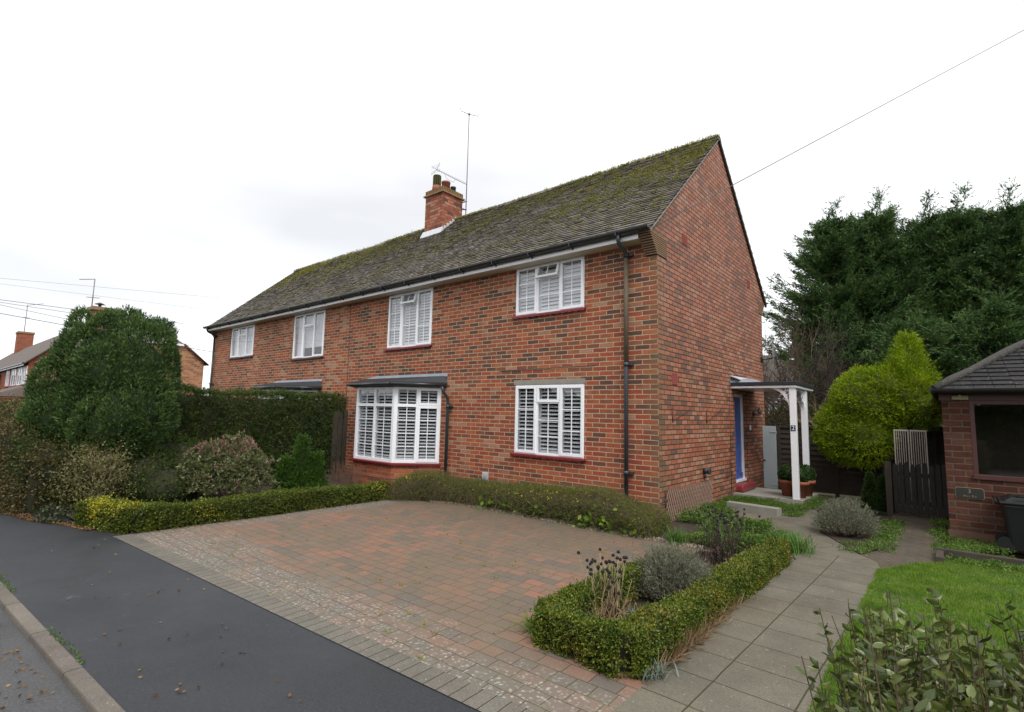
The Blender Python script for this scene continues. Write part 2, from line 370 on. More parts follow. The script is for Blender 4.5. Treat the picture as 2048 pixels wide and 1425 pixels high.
def asphalt(name, base, wet=.0, sp=.5):
    m, t, bs = new_mat(name); P = pos(t)
    f = noise(t, 55, 6, P, .9); col = mix(t, 1, base, ramp(t, f, [(.3, .35), (.52, .95), (.75, 2.4)]), 'MULTIPLY')
    col = mix(t, .7, col, ramp(t, noise(t, 1.1, 6, P, .6), [(.3, .75), (.7, 1.3)]), 'MULTIPLY')
    col = mix(t, ramp(t, noise(t, 3.3, 6, P, .75), [(.62, 0.0), (.74, .45)]), col, (.17, .17, .17))
    lk(t, col, bs.inputs['Base Color']); bs.inputs['Roughness'].default_value = .62; bs.inputs['Specular IOR Level'].default_value = sp
    lk(t, ramp(t, noise(t, .9, 5, P), [(.35, .42), (.65, .75)]), bs.inputs['Roughness'])
    bump(t, bs, f, .5, .006); return m
M['asphalt'] = asphalt('pavement_asphalt', (.028, .030, .035))
M['road'] = asphalt('road_asphalt', (.06, .06, .062))
def paver():
    m, t, bs = new_mat('block_paving'); P = pos(t); X = xyz(t, P)
    cmb = N(t, 'ShaderNodeMapping'); cmb.inputs['Rotation'].default_value = (0, 0, R(-1)); lk(t, P, cmb.inputs[0])
    wob = N(t, 'ShaderNodeTexNoise'); wob.inputs['Scale'].default_value = 4; lk(t, P, wob.inputs['Vector'])
    wv = N(t, 'ShaderNodeVectorMath', operation='MULTIPLY_ADD'); lk(t, wob.outputs['Color'], wv.inputs[0]); wv.inputs[1].default_value = (.02, .02, 0); lk(t, cmb.outputs[0], wv.inputs[2])
    b = N(t, 'ShaderNodeTexBrick'); b.offset = .37; b.offset_frequency = 2; b.squash = .72; b.squash_frequency = 3; lk(t, wv.outputs[0], b.inputs['Vector'])
    b.inputs['Color1'].default_value = (0, 0, 0, 1); b.inputs['Color2'].default_value = (1, 1, 1, 1)
    b.inputs['Scale'].default_value = 1; b.inputs['Brick Width'].default_value = .215; b.inputs['Row Height'].default_value = .148; b.inputs['Mortar Size'].default_value = .0048; b.inputs['Mortar Smooth'].default_value = .7
    col = ramp(t, b.outputs['Color'], [(0, (.125, .108, .095)), (.16, (.15, .12, .098)), (.3, (.21, .13, .095)), (.6, (.25, .13, .09)), (.82, (.31, .14, .09)), (1, (.19, .145, .11))])
    # wear: redder in the middle, brown-green film towards the house
    big = noise(t, .55, 4, P, .6); col = mix(t, ramp(t, big, [(.36, .85), (.62, .22)]), col, (.15, .118, .084))
    yb = ramp(t, mth(t, 'ADD', X['Y'], mth(t, 'MULTIPLY', noise(t, .8, 4, P), 1.6)), [(-1.9, 0.0), (-.6, 1.0)]) if False else None
    r_ = N(t, 'ShaderNodeMapRange'); lk(t, mth(t, 'ADD', X['Y'], mth(t, 'MULTIPLY', noise(t, .8, 4, P), 2.0)), r_.inputs['Value']); r_.inputs['From Min'].default_value = -2.0; r_.inputs['From Max'].default_value = .2
    col = mix(t, mth(t, 'MULTIPLY', r_.outputs[0], .75), col, (.105, .09, .063))
    fine = noise(t, 70, 5, P, .7); col = mix(t, .6, col, ramp(t, fine, [(.3, .6), (.7, 1.35)]), 'MULTIPLY')
    # grey border band along the pavement and hedge
    def rng_(v, a, c_):
        q = N(t, 'ShaderNodeMapRange'); lk(t, v, q.inputs['Value']); q.inputs['From Min'].default_value = a; q.inputs['From Max'].default_value = c_; return q.outputs[0]
    nz = noise(t, 1.4, 5, P, .65)
    fr = mth(t, 'ADD', X['Y'], mth(t, 'MULTIPLY', nz, 1.6)); front = rng_(fr, -4.05, -5.0)
    lf = mth(t, 'ADD', X['X'], mth(t, 'MULTIPLY', nz, 1.0)); left = rng_(lf, -3.8, -4.3)
    band = mth(t, 'MAXIMUM', front, left, True)
    col = mix(t, mth(t, 'MULTIPLY', band, .72), col, (.155, .143, .12))
    # lichen flecks
    v1 = N(t, 'ShaderNodeTexVoronoi'); v1.inputs['Scale'].default_value = 30; lk(t, wv.outputs[0], v1.inputs['Vector'])
    v2 = noise(t, 34, 3, P, .7); sp = mth(t, 'MULTIPLY', ramp(t, v2, [(.44, 0.0), (.60, 1.0)]), ramp(t, v1.outputs['Distance'], [(.3, 1.0), (.5, 0.0)]))
    sp = mth(t, 'MULTIPLY', sp, mth(t, 'MULTIPLY', rng_(mth(t, 'ADD', mth(t, 'MULTIPLY', band, .55), noise(t, 2.2, 4, P)), .60, .98), 1, True), True)
    col = mix(t, mth(t, 'MULTIPLY', sp, .8), col, (.42, .41, .36))
    green = ramp(t, noise(t, 2.5, 5, P), [(.45, 0.0), (.6, 1.0)])
    mort = mix(t, green, (.06, .048, .034), (.10, .11, .022))
    out = mix(t, b.outputs['Fac'], col, mort)
    lk(t, out, bs.inputs['Base Color']); bs.inputs['Roughness'].default_value = .8; bs.inputs['Specular IOR Level'].default_value = .3
    bump(t, bs, mth(t, 'ADD', mth(t, 'MULTIPLY', b.outputs['Fac'], -1), mth(t, 'MULTIPLY', fine, .3)), .6, .006)
    return m
M['paver'] = paver()
def slab(name, bw, bh, cols, off=0.0, rot=0, loc=(0, 0, 0), ms=.008, moss=(.05, .055, .02)):
    m, t, bs = new_mat(name); P = pos(t); mpn = N(t, 'ShaderNodeMapping'); mpn.inputs['Rotation'].default_value = (0, 0, rot); mpn.inputs['Location'].default_value = loc; lk(t, P, mpn.inputs[0])
    wob = N(t, 'ShaderNodeTexNoise'); wob.inputs['Scale'].default_value = 5; lk(t, P, wob.inputs['Vector'])
    wv = N(t, 'ShaderNodeVectorMath', operation='MULTIPLY_ADD'); lk(t, wob.outputs['Color'], wv.inputs[0]); wv.inputs[1].default_value = (.012, .012, 0); lk(t, mpn.outputs[0], wv.inputs[2])
    b = N(t, 'ShaderNodeTexBrick'); b.offset = off; lk(t, wv.outputs[0], b.inputs['Vector'])
    b.inputs['Color1'].default_value = (0, 0, 0, 1); b.inputs['Color2'].default_value = (1, 1, 1, 1)
    b.inputs['Scale'].default_value = 1; b.inputs['Brick Width'].default_value = bw; b.inputs['Row Height'].default_value = bh; b.inputs['Mortar Size'].default_value = ms; b.inputs['Mortar Smooth'].default_value = .4
    col = ramp(t, b.outputs['Color'], [(i/(len(cols)-1), c_) for i, c_ in enumerate(cols)])
    fine = noise(t, 120, 4, P, .8); col = mix(t, .8, col, ramp(t, fine, [(.3, .45), (.72, 1.6)]), 'MULTIPLY')
    col = mix(t, .7, col, ramp(t, noise(t, 1.7, 6, P, .65), [(.3, .7), (.7, 1.35)]), 'MULTIPLY')
    col = mix(t, mth(t, 'MULTIPLY', ramp(t, noise(t, 45, 2, P), [(.68, 0.0), (.72, 1.0)]), .6), col, (.36, .35, .31))
    out = mix(t, b.outputs['Fac'], col, mix(t, noise(t, 3, 4, P), (.03, .026, .018), moss))
    lk(t, out, bs.inputs['Base Color']); bs.inputs['Roughness'].default_value = .85; bs.inputs['Specular IOR Level'].default_value = .3
    bump(t, bs, mth(t, 'ADD', mth(t, 'MULTIPLY', b.outputs['Fac'], -1), mth(t, 'MULTIPLY', fine, .35)), .6, .005); return m
SL = [(.118, .108, .082), (.145, .13, .097), (.13, .118, .09), (.14, .12, .086)]
M['slab'] = slab('path_slab', .41, .50, SL, rot=R(91.5), loc=(0.0, -2.55, 0), ms=.006)
M['slab_rot'] = slab('path_slab_turned', .6, .6, SL, rot=R(-58), ms=.007)
M['soldier'] = slab('soldier_block', .115, 3.0, [(.13, .12, .10), (.15, .138, .115), (.14, .124, .103), (.152, .14, .118)], rot=R(-3.2), loc=(0, 7.5, 0), ms=.005)
M['brickpath'] = slab('brick_path', .2, .1, [(.075, .062, .05), (.10, .075, .055), (.085, .075, .06)], off=.5, rot=R(45), ms=.006)
M['kerb'] = slab('kerbstone', .92, 4.0, [(.125, .112, .092), (.16, .142, .118), (.135, .115, .10)], rot=R(-3.1), loc=(.3, 1, 0), ms=.007)
M['ground'] = plain('ground_earth', (.05, .05, .022), 1, var=.6, sc=2)
M['lawnbase'] = plain('lawn_soil', (.05, .085, .018), 1, var=.5, sc=6)
M['grass'] = leafmat('grass', [(0.056, 0.112, 0.016), (0.112, 0.224, 0.022), (0.213, 0.347, 0.039), (0.370, 0.403, 0.101)], .6, .4, psc=4.5, patch=((.30, .33, .09), .60, .78, 1.5), spec=.2)

# ------------------------------------------------------------ the setting
def sheet(name, pts, z, mat, thick=.0):
    b = MB(); b.poly([(p[0], p[1], z) for p in pts])
    return tag(b.build(name, mat), kind='structure')
sheet('ground', [(-400, -400), (400, -400), (400, 400), (-400, 400)], -.12, M['ground'])
K = .055
def ky(x, o): return o+(x+2.66)*.0535
sheet('road', [(-300, ky(-300, -7.48)), (300, ky(300, -7.48)), (300, -60), (-300, -60)], -.036, M['road'])
kb = MB(); kb.v = []; a, b_ = -80, 40
kb.hexa([(a, ky(a, -7.53), -.1), (b_, ky(b_, -7.53), -.1), (b_, ky(b_, -7.41), -.1), (a, ky(a, -7.41), -.1),
         (a, ky(a, -7.515), .006), (b_, ky(b_, -7.515), .006), (b_, ky(b_, -7.41), .006), (a, ky(a, -7.41), .006)])
tag(kb.build('kerb', M['kerb'], bevel=.012), kind='structure')
def py(x): return -5.965+x*.0564
sheet('pavement', [(-80, ky(-80, -7.41)), (40, ky(40, -7.41)), (40, py(40)+.06), (-4.75, py(-4.75)+.06), (-6.5, -6.4), (-80, -9.8)], -.001, M['asphalt'])
sheet('driveway', [(-4.95, py(-4.95)), (2.08, py(2.08)), (2.2, -.72), (1.15, -1.05), (-3.75, -1.05), (-4.3, -1.35), (-4.9, -1.7)], .003, M['paver'])
sheet('driveway_border', [(-4.88, py(-4.88)-.003), (2.08, py(2.08)-.003), (2.08, py(2.08)+.2), (-4.88, py(-4.88)+.2)], .005, M['soldier'])
sheet('path', [(2.085, py(2.0)), (3.02, py(3)), (3.02, -.44), (2.95, -.1), (2.2, -.1), (2.16, -.72)], .006, M['slab'])
sheet('path_turn', [(2.16, -.72), (2.2, -.1), (2.95, -.1), (2.74, .2), (2.08, 1.39), (1.88, 2.6), (1.65, 3.6), (1.6, 6.2), (.0, 6.2), (.0, 1.9), (.83, 1.48), (1.44, .99)], .002, M['slab_rot'])
sheet('garden_path', [(3.02, -.44), (3.65, .6), (3.6, 1.9), (3.62, 6), (2.83, 6), (2.83, 2.6), (2.95, .9), (2.74, .2), (2.95, -.1)], -.003, M['brickpath'])
sheet('garden_soil', [(-14, -6.9), (-6.4, -6.35), (-4.9, -6.2), (-4.9, -1.7), (-4.3, -1.35), (-3.7, -1.05), (1.15, -1.05), (2.15, -.7), (1.44, 1.0), (.83, 1.5), (0, 1.9), (0, 0), (-14, 0)], -.006, M['soil'])
sheet('bed_soil', [(2.08, 1.39), (2.74, .2), (2.95, .9), (2.83, 3.9), (1.7, 3.9), (1.88, 2.6)], .012, M['soil'])
sheet('bed_soil_front', [(1.26, -4.72), (1.9, -4.72), (2.08, -.9), (1.1, -1.2), (1.15, -3)], .012, M['soil'])
sheet('lawn', [(3.02, py(3)), (30, py(30)), (30, .6), (4.4, .6), (3.7, .75), (3.02, -.44)], .0, M['lawnbase'])
b = MB(); b.prism([(0, 3.85), (1.37, 3.85), (1.4, 5.35), (0, 5.35)], -.05, .125); tag(b.build('porch_step_slab', M['concrete'], bevel=.01), kind='structure')
b = MB(); b.prism([(.3, 2.42), (1.24, 2.3), (1.27, 2.52), (.3, 2.64)], -.05, .135); tag(b.build('garden_step', M['concrete'], bevel=.01), kind='structure')
b = MB(); b.box(3.52, 4.9, .98, 1.06, -.05, .09); b.box(3.52, 3.6, .5, .98, -.05, .07); tag(b.build('timber_edging', M['fence'], bevel=.006), 'low dark timber edging in front of the brick garage', 'edging')

# ------------------------------------------------------------ the house
L_, G_, EZ, SL_ = 19.5, 6.62, 5.0, .888
def rz(y): return EZ+(min(y, G_-y)+.3)*SL_
house = thing('semi_detached_house', 'long two-storey red brick house pair with mossy tiled roof behind the block-paved drive', 'house', (-9.75, 3.3, 0))
WIN = {'a': (-3.2, -1.49, 3.815, 4.858), 'b': (-3.16, -1.47, .965, 2.36), 'c': (-7.66, -5.88, 3.40, 4.845), 'd': (-12.79, -10.87, 3.38, 4.845), 'e': (-17.78, -15.78, 3.665, 4.845)}
wall = MB()
holes = list(WIN.values())+[(-8.43, -5.53, .56, 2.36), (-14.0, -11.1, .56, 2.36)]
xs = sorted({-L_, 0.0}|{h[0] for h in holes}|{h[1] for h in holes}); zs = sorted({-.1, 4.92}|{h[2] for h in holes}|{h[3] for h in holes})
for i in range(len(xs)-1):
    for j in range(len(zs)-1):
        mx_, mz = (xs[i]+xs[i+1])/2, (zs[j]+zs[j+1])/2
        if any(h[0] < mx_ < h[1] and h[2] < mz < h[3] for h in holes): continue
        wall.poly([(xs[i], 0, zs[j]), (xs[i+1], 0, zs[j]), (xs[i+1], 0, zs[j+1]), (xs[i], 0, zs[j+1])])
for x0, x1, z0, z1 in holes:
    wall.poly([(x0, 0, z0), (x0, 0, z1), (x0, .16, z1), (x0, .16, z0)]); wall.poly([(x1, 0, z1), (x1, 0, z0), (x1, .16, z0), (x1, .16, z1)])
    wall.poly([(x0, 0, z0), (x0, .16, z0), (x1, .16, z0), (x1, 0, z0)]); wall.poly([(x0, 0, z1), (x1, 0, z1), (x1, .16, z1), (x0, .16, z1)])
wall.poly([(-L_, G_, -.1), (0, G_, -.1), (0, G_, 4.92), (-L_, G_, 4.92)][::-1])
wall.build('wall', M['brick'], house)
gb = MB(); D0, D1, DZ0, DZ1 = 4.08, 5.03, .3, 2.36
def gp(y, z): return (0, y, z)
gb.poly([gp(0, -.1), gp(D0, -.1), gp(D0, DZ1), gp(0, DZ1)]); gb.poly([gp(D0, -.1), gp(D1, -.1), gp(D1, DZ0), gp(D0, DZ0)])
gb.poly([gp(D1, -.1), gp(G_, -.1), gp(G_, DZ1), gp(D1, DZ1)])
gb.poly([gp(0, DZ1), gp(D0, DZ1), gp(D1, DZ1), gp(G_, DZ1), gp(G_, 4.93), gp(G_+.3, rz(-.3)-.05), gp(G_/2, rz(G_/2)-.05), gp(-.3, rz(-.3)-.05), gp(0, 4.93)])
for y in (D0, D1): gb.poly([(0, y, DZ0), (-.2, y, DZ0), (-.2, y, DZ1), (0, y, DZ1)])
gb.poly([(0, D0, DZ1), (0, D1, DZ1), (-.2, D1, DZ1), (-.2, D0, DZ1)])
gb.build('gable_wall', M['gable'], house); gb = MB()
gb.poly([(-L_, 0, -.1), (-L_, G_, -.1), (-L_, G_, 4.93), (-L_, G_+.3, rz(-.3)-.05), (-L_, G_/2, rz(G_/2)-.05), (-L_, -.3, rz(-.3)-.05), (-L_, 0, 4.93)][::-1])
gb.build('gable_wall', M['gable'], house)
# kneelers: stepped courses of creasing tiles
for (xa, xb, near) in ((-.22, .012, 1), (-L_-.012, -L_+.22, 0)):
    for back in (0, 1):
        kn = MB(); ko = MB()
        for i in range(10):
            z0 = 4.60+i*.036; pr = .03+.30*((i+1)/10)**1.25
            q = (-pr, .40 if near else 0) if not back else (G_-.3, G_+pr); kn.box(xa, xb, q[0], q[1], z0+.003, z0+.024)
            q = (-pr+.02, .38 if near else -.01) if not back else (G_-.28, G_+pr-.02); ko.box(xa+.008, xb-.008, q[0], q[1], z0-.011, z0+.0251)
        k_ = kn.build('kneeler', M['buff'], house); ko.build('mortar_bed', M['twigdark'], k_)
# roof of single tiles
def sag(x): return -.05*math.sin((x+19.5)/19.5*math.pi*2.5)*.5-.03*math.sin(x*1.7)*.3
rb = MB(); V = []; F = []
TWd, GA = .185, .112; sl = math.hypot(G_/2+.36, (G_/2+.36)*SL_); nco = int(sl/GA)+1; ca = (G_/2+.36)/sl; sa = ca*SL_
g = np.random.default_rng(3)
for side in (0, 1):
    for k in range(nco):
        d0 = k*GA-.02; off = TWd/2 if k % 2 else 0
        x = -L_-.07-off
        while x < .045:
            xa, xb = max(x, -L_-.07), min(x+TWd-.004, .05); x += TWd
            if xb-xa < .03: continue
            if -9.52 < (xa+xb)/2 < -8.6 and side == 0 and d0*ca-.36 > 2.6: continue
            j = g.normal(0, .0035, 4); tl = .017+abs(g.normal(0, .003)); dl = g.normal(0, .004)
            sg = sag((xa+xb)/2)*(k/nco)
            def rp(xx, d, h):
                y = -.36+d*ca-h*sa; z = EZ-.06+.006+d*sa+h*ca+sg
                return (xx, y if side == 0 else G_-y, z)
            n = len(V); d1 = min(d0+GA*1.25, sl+.02); da = d0+dl
            V += [rp(xa, da, .02+tl+j[0]), rp(xb, da, .02+tl+j[1]), rp(xb, d1, .012+j[1]*.3), rp(xa, d1, .012+j[0]*.3), rp(xa, da+.002, .004), rp(xb, da+.002, .004)]
            q = [(n, n+1, n+2, n+3), (n+4, n+5, n+1, n)]
            F += q if side == 0 else [tuple(reversed(z_)) for z_ in q]
me = bpy.data.meshes.new('roof'); me.from_pydata(V, [], F); me.update(); roof = mesh_obj('roof', me, M['tile'], house)
ul = MB()
for s_ in (0, 1):
    y0, y1 = (-.34, G_/2) if s_ == 0 else (G_+.34, G_/2)
    q = [(-L_-.05, y0, EZ-.05), (.035, y0, EZ-.05), (.035, y1, rz(G_/2)-.02), (-L_-.05, y1, rz(G_/2)-.02)]
    ul.poly(q); ul.poly([(x_, y_, z_-.035) for x_, y_, z_ in q][::-1]); 
    for xx in (-L_-.05, .035): ul.poly([(xx, y0, EZ-.085), (xx, y0, EZ-.05), (xx, y1, rz(G_/2)-.02), (xx, y1, rz(G_/2)-.055)])
ul.build('undercloak', M['concrete'], house)
rd = MB(); x = -L_-.08
while x < .04:
    x1 = min(x+.44, .06); sg = sag((x+x1)/2); h = g.normal(0, .006); zr = rz(G_/2)+sg+h
    pts = [(-.13, -.06), (-.10, .0), (-.05, .05), (0, .065), (.05, .05), (.10, 0), (.13, -.06)]
    for q in range(6):
        (ya, za), (yb, zb) = pts[q], pts[q+1]
        rd.poly([(x, G_/2+ya, zr+za), (x1-.012, G_/2+ya, zr+za), (x1-.012, G_/2+yb, zr+zb), (x, G_/2+yb, zr+zb)])
    for xx in (x, x1-.012): rd.poly([(xx, G_/2+p, zr+q_) for p, q_ in pts])
    x += .44
rd.build('ridge_tiles', M['tile'], roof)
# moss cushions on the tiles
n = 26000; X = g.uniform(-L_, .0, n); d = g.uniform(0, 1, n)**.75*sl
row = np.floor(d/GA)*GA+g.uniform(-.015, .02, n)
Pm = np.stack([X, row, 0*X], 1); dens = fbm(Pm, .9, 3)*.55+fbm(Pm, 3.5, 5)*.35+.5*np.sin(X*2*np.pi/TWd/2.0)*.25+(d/sl)**1.5*.75+.25*np.clip((X+9)/9, -.6, 1)-.35
keep = dens > g.uniform(-.3, 1.1, n); keep &= ~((X > -9.6) & (X < -8.5) & (row*ca-.36 > 2.45))
X, row = X[keep], np.clip(row[keep], 0, sl); cl = 9
Bm = np.stack([X, -.36+row*ca-.035*sa, EZ-.06+row*sa+.035*ca], 1)
Bm = np.repeat(Bm, cl, 0)+g.normal(size=(len(Bm)*cl, 3))*np.array([.022, .009, .006])
Dm = g.normal(size=Bm.shape)*.7+np.array([0, -sa, ca])
mo = leaves('moss', Bm, Dm, .018, .02, M['moss'], roof, g); tag(mo, kind='stuff')
n = 5200; X = g.uniform(-L_, .05, n); kp = (fbm(np.stack([X, 0*X, 0*X], 1), .8, 9)+X*.05+.75) > g.uniform(-.8, 1, n); X = X[kp]
Bm = np.stack([X, G_/2+g.normal(-.09, .04, len(X)), np.full(len(X), rz(G_/2)-.005)], 1)
Bm = np.repeat(Bm, 6, 0)+g.normal(size=(len(X)*6, 3))*.017; Dm = g.normal(size=Bm.shape)*.7+np.array([0, -.4, 1])
tag(leaves('ridge_moss', Bm, Dm, .022, .024, M['moss'], roof, g), kind='stuff')
# eaves
e = MB(); e.box(-L_+.1, -.222, -.30, -.278, 4.845, 4.985); e.build('fascia', M['fascia'], house)
e = MB(); e.box(-L_+.1, -.222, -.277, .0, 4.849, 4.862); e.build('soffit', M['soffit'], house)
gt = MB(); prof = [(-.058*math.cos(a_), -.058*math.sin(a_)) for a_ in np.linspace(0, math.pi, 9)]
def gutter(mb, x0, x1, y, z):
    for q in range(8):
        (ya, za), (yb, zb) = prof[q], prof[q+1]
        for kf, o_ in ((1, 0), (.88, 0)):
            mb.poly([(x0, y+ya*kf, z+za*kf), (x1, y+ya*kf, z+za*kf), (x1, y+yb*kf, z+zb*kf), (x0, y+yb*kf, z+zb*kf)], True)
    for xx in (x0, x1): mb.poly([(xx, y+p, z+q) for p, q in prof])
gutter(gt, -L_-.12, .02, -.385, 5.0); gt.box(-L_-.12, .02, -.329, -.31, 4.975, 5.005); gt.box(-L_-.12, .02, -.449, -.44, 4.99, 5.012)
gutterobj = gt.build('gutter', M['black'], house)
x = -19.2; brk = 0
while x < -.5:
    bk = MB(); bk.box(x-.012, x+.012, -.45, -.31, 4.928, 4.943); bk.box(x-.012, x+.012, -.33, -.302, 4.89, 4.943); bk.box(x-.012, x+.012, -.452, -.44, 4.93, 5.0)
    bk.build('gutter_bracket', M['black'], gutterobj); x += .98
gt = MB(); gutter(gt, -L_-.1, .05, G_+.385, 5.0); gt.build('gutter', M['black'], house)
# downpipes
def pipe(x, col, wood=None):
    p = MB(); p.tube([(x, -.385, 4.96), (x, -.385, 4.87), (x, -.35, 4.80), (x-.0, -.12, 4.70), (x, -.085, 4.62)], .037, 10); p.tube([(x, -.085, 4.64), (x, -.085, 0)], .036, 12)
    o = p.build('downpipe', col, house)
    for z in (4.66, 2.68, .8):
        q = MB(); q.tube([(x, -.085, z-.035), (x, -.085, z+.035)], .05, 12); q.box(x-.03, x+.11, -.06, -.002, z-.02, z+.02); q.build('pipe_collar', M['dkgrey'], o)
    if wood:
        q = MB(); q.tube([(x, -.085, 4.60), (x, -.085, 2.72)], .041, 12); tag(q.build('painted_section', wood, o), 'brown weathered upper length of the pipe')
pipe(-.56, M['dkgrey'], M['pipe_wood']); pipe(-19.28, M['black'])
p = MB(); p.tube([(-5.12, -.28, 2.34), (-5.12, -.22, 2.22), (-5.12, -.1, 2.1), (-5.12, -.07, 2.0), (-5.12, -.07, 0)], .037, 10); bp = p.build('downpipe', M['dkgrey'], house)
q = MB(); q.tube([(-5.12, -.07, 1.86), (-5.12, -.07, 1.93)], .05, 10); q.box(-5.15, -5.0, -.05, -.002, 1.88, 1.91); q.build('pipe_collar', M['dkgrey'], bp)
# windows -------------------------------------------------
def casement(mb, x0, x1, z0, z1, fr=.055, d0=-.03, d1=.012, tilt=0):
    def sh(z): return tilt*(z1-z)/(z1-z0)
    for (a, b, c_, d_) in ((x0, x1, z0, z0+fr), (x0, x1, z1-fr, z1), (x0, x0+fr, z0+fr, z1-fr), (x1-fr, x1, z0+fr, z1-fr)):
        mb.hexa([mb.P(a, d1+sh(c_), c_), mb.P(b, d1+sh(c_), c_), mb.P(b, d0+sh(c_), c_), mb.P(a, d0+sh(c_), c_), mb.P(a, d1+sh(d_), d_), mb.P(b, d1+sh(d_), d_), mb.P(b, d0+sh(d_), d_), mb.P(a, d0+sh(d_), d_)])
def gridbars(mb, x0, x1, z0, z1, nc, nr, d=-.008, tilt=0, zt=0, zb=0, wd=.018):
    def sh(z): return tilt*(zt-z)/(zt-zb) if tilt else 0
    for i in range(1, nc):
        x = x0+(x1-x0)*i/nc
        mb.hexa([mb.P(x-wd/2, d+.004+sh(z0), z0), mb.P(x+wd/2, d+.004+sh(z0), z0), mb.P(x+wd/2, d-.006+sh(z0), z0), mb.P(x-wd/2, d-.006+sh(z0), z0), mb.P(x-wd/2, d+.004+sh(z1), z1), mb.P(x+wd/2, d+.004+sh(z1), z1), mb.P(x+wd/2, d-.006+sh(z1), z1), mb.P(x-wd/2, d-.006+sh(z1), z1)])
    for j in range(1, nr):
        z = z0+(z1-z0)*j/nr; mb.bx(x0, x1, d-.0055+sh(z), d+.0035+sh(z), z-wd/2, z+wd/2)
def shutter(fr, x0, x1, z0, z1, parent, tilt=35, dep=-.075, pitch=.075):
    s = MB(*fr); st = .055
    s.bx(x0, x0+st, dep-.025, dep, z0, z1); s.bx(x1-st, x1, dep-.025, dep, z0, z1); s.bx(x0+st, x1-st, dep-.025, dep, z0, z0+.09); s.bx(x0+st, x1-st, dep-.025, dep, z1-.07, z1)
    z = z0+.12; a = R(tilt); hh = pitch*.5
    while z < z1-.09:
        dy, dz = hh*math.cos(a), hh*math.sin(a); cdp = dep-.012
        p = [s.P(x0+st+.003, cdp+dy, z-dz), s.P(x1-st-.003, cdp+dy, z-dz), s.P(x1-st-.003, cdp-dy, z+dz), s.P(x0+st+.003, cdp-dy, z+dz)]
        s.hexa(p+[q_+Vector((0, 0, .011)) for q_ in p]); z += pitch
    s.build('shutter', M['shutter'], parent)
def pane(fr, x0, x1, z0, z1, parent, d=-.016, tilt=0):
    s = MB(*fr); s.poly([s.P(x0, d+tilt, z0), s.P(x1, d+tilt, z0), s.P(x1, d, z1), s.P(x0, d, z1)]); return s.build('pane', M['glass'], parent)
def sill(fr, x0, x1, z, parent, mat, deep=.07, wavy=True):
    s = MB(*fr); s.bx(x0-.05, x1+.05, -.02, deep, z-.035, z-.004); n = int((x1-x0+.1)/.075)
    for i in range(n):
        a = x0-.05+i*.075; s.bx(a+.004, a+.071, -.0, deep-.006, z-.052-(i % 2)*.006, z-.0355)
    s.build('sill', mat, parent)
def window(fr, x0, x1, z0, z1, kind, top=.3, opened=0, rows=3, sillm='sillred', shut=35, bars=True):
    f = MB(*fr); fw_ = .045; w3 = (x1-x0)/3
    for (a, b, c_, d_) in ((x0, x1, z0, z0+fw_), (x0, x1, z1-fw_, z1), (x0, x0+fw_, z0+fw_, z1-fw_), (x1-fw_, x1, z0+fw_, z1-fw_)): f.bx(a, b, -.06, -.004, c_, d_)
    for i in (1, 2): f.bx(x0+w3*i-.03, x0+w3*i+.03, -.06, -.0045, z0+fw_, z1-fw_)
    zt = z1-(z1-z0)*top; f.bx(x0+w3+.03, x0+2*w3-.03, -.059, -.005, zt-.025, zt+.025)
    o = f.build('window', M['white'], house, bevel=.004)
    gap = .03
    for k, (a, b) in enumerate(((x0+.022, x0+w3-.008), (x0+2*w3+.008, x1-.022))):
        c_ = MB(*fr); casement(c_, a, b, z0+.022, z1-.022); c_.build('sash', M['white'], o, bevel=.004)
        pane(fr, a+.05, b-.05, z0+.07, z1-.07, o)
        if bars: gbm = MB(*fr); gridbars(gbm, a+.055, b-.055, z0+.077, z1-.077, 2, rows); gbm.build('glazing_bars', M['white'], o)
    a, b = x0+w3+.008, x0+2*w3-.008; c_ = MB(*fr); casement(c_, a, b, zt+.004, z1-.022, .05, -.028, .014, opened); c_.build('top_light', M['white'], o, bevel=.004)
    pane(fr, a+.045, b-.045, zt+.05, z1-.065, o, -.012+opened*.15, opened*.75)
    if bars:
        gbm = MB(*fr); gridbars(gbm, a+.05, b-.05, zt+.054, z1-.072, 2, 1, -.004, opened, z1, zt); gbm.build('glazing_bars', M['white'], o)
        gbm = MB(*fr); gridbars(gbm, a+.03, b-.03, z0+.05, zt-.03, 2, 3 if rows == 3 and kind == 'g' else 2, -.02); gbm.build('glazing_bars', M['white'], o)
    pane(fr, a+.01, b-.01, z0+.04, zt-.02, o, -.028)
    sill(fr, x0, x1, z0, o, M[sillm])
    if kind in 'ug':
        n = 3
        for i in range(n): shutter(fr, x0+.01+(x1-x0-.02)*i/n, x0+.01+(x1-x0-.02)*(i+1)/n-.004, z0+.01, z1-.01, o, shut, -.085)
    elif kind == 'c':
        c_ = MB(*fr); c_.bx(x0+.02, x1-.02, -.14, -.13, z0+.02, z1-.02); c_.build('blind', M['curtain'], o)
    elif kind == 'd':
        c_ = MB(*fr); c_.bx(x0+.02, x0+.5, -.15, -.14, z0+.02, z1-.02); c_.bx(x0+.45, x1-.02, -.17, -.16, z0+.35, z1-.02); c_.build('blind', M['curtain'], o)
    return o
FR = ((0, 0, 0), (1, 0, 0), (0, -1, 0))
window(FR, *WIN['a'], 'u', .30, .09, shut=58); window(FR, *WIN['c'], 'u', .22, .09, shut=58); window(FR, *WIN['b'], 'g', .255, 0, shut=24)
window(FR, *WIN['d'], 'd', .3, 0, bars=False, sillm='maroon'); window(FR, *WIN['e'], 'c', .3, 0, bars=False, sillm='maroon')
b = MB(); b.box(-3.19, -1.45, -.012, .05, 2.363, 2.46); b.build('lintel', M['concrete'], house)
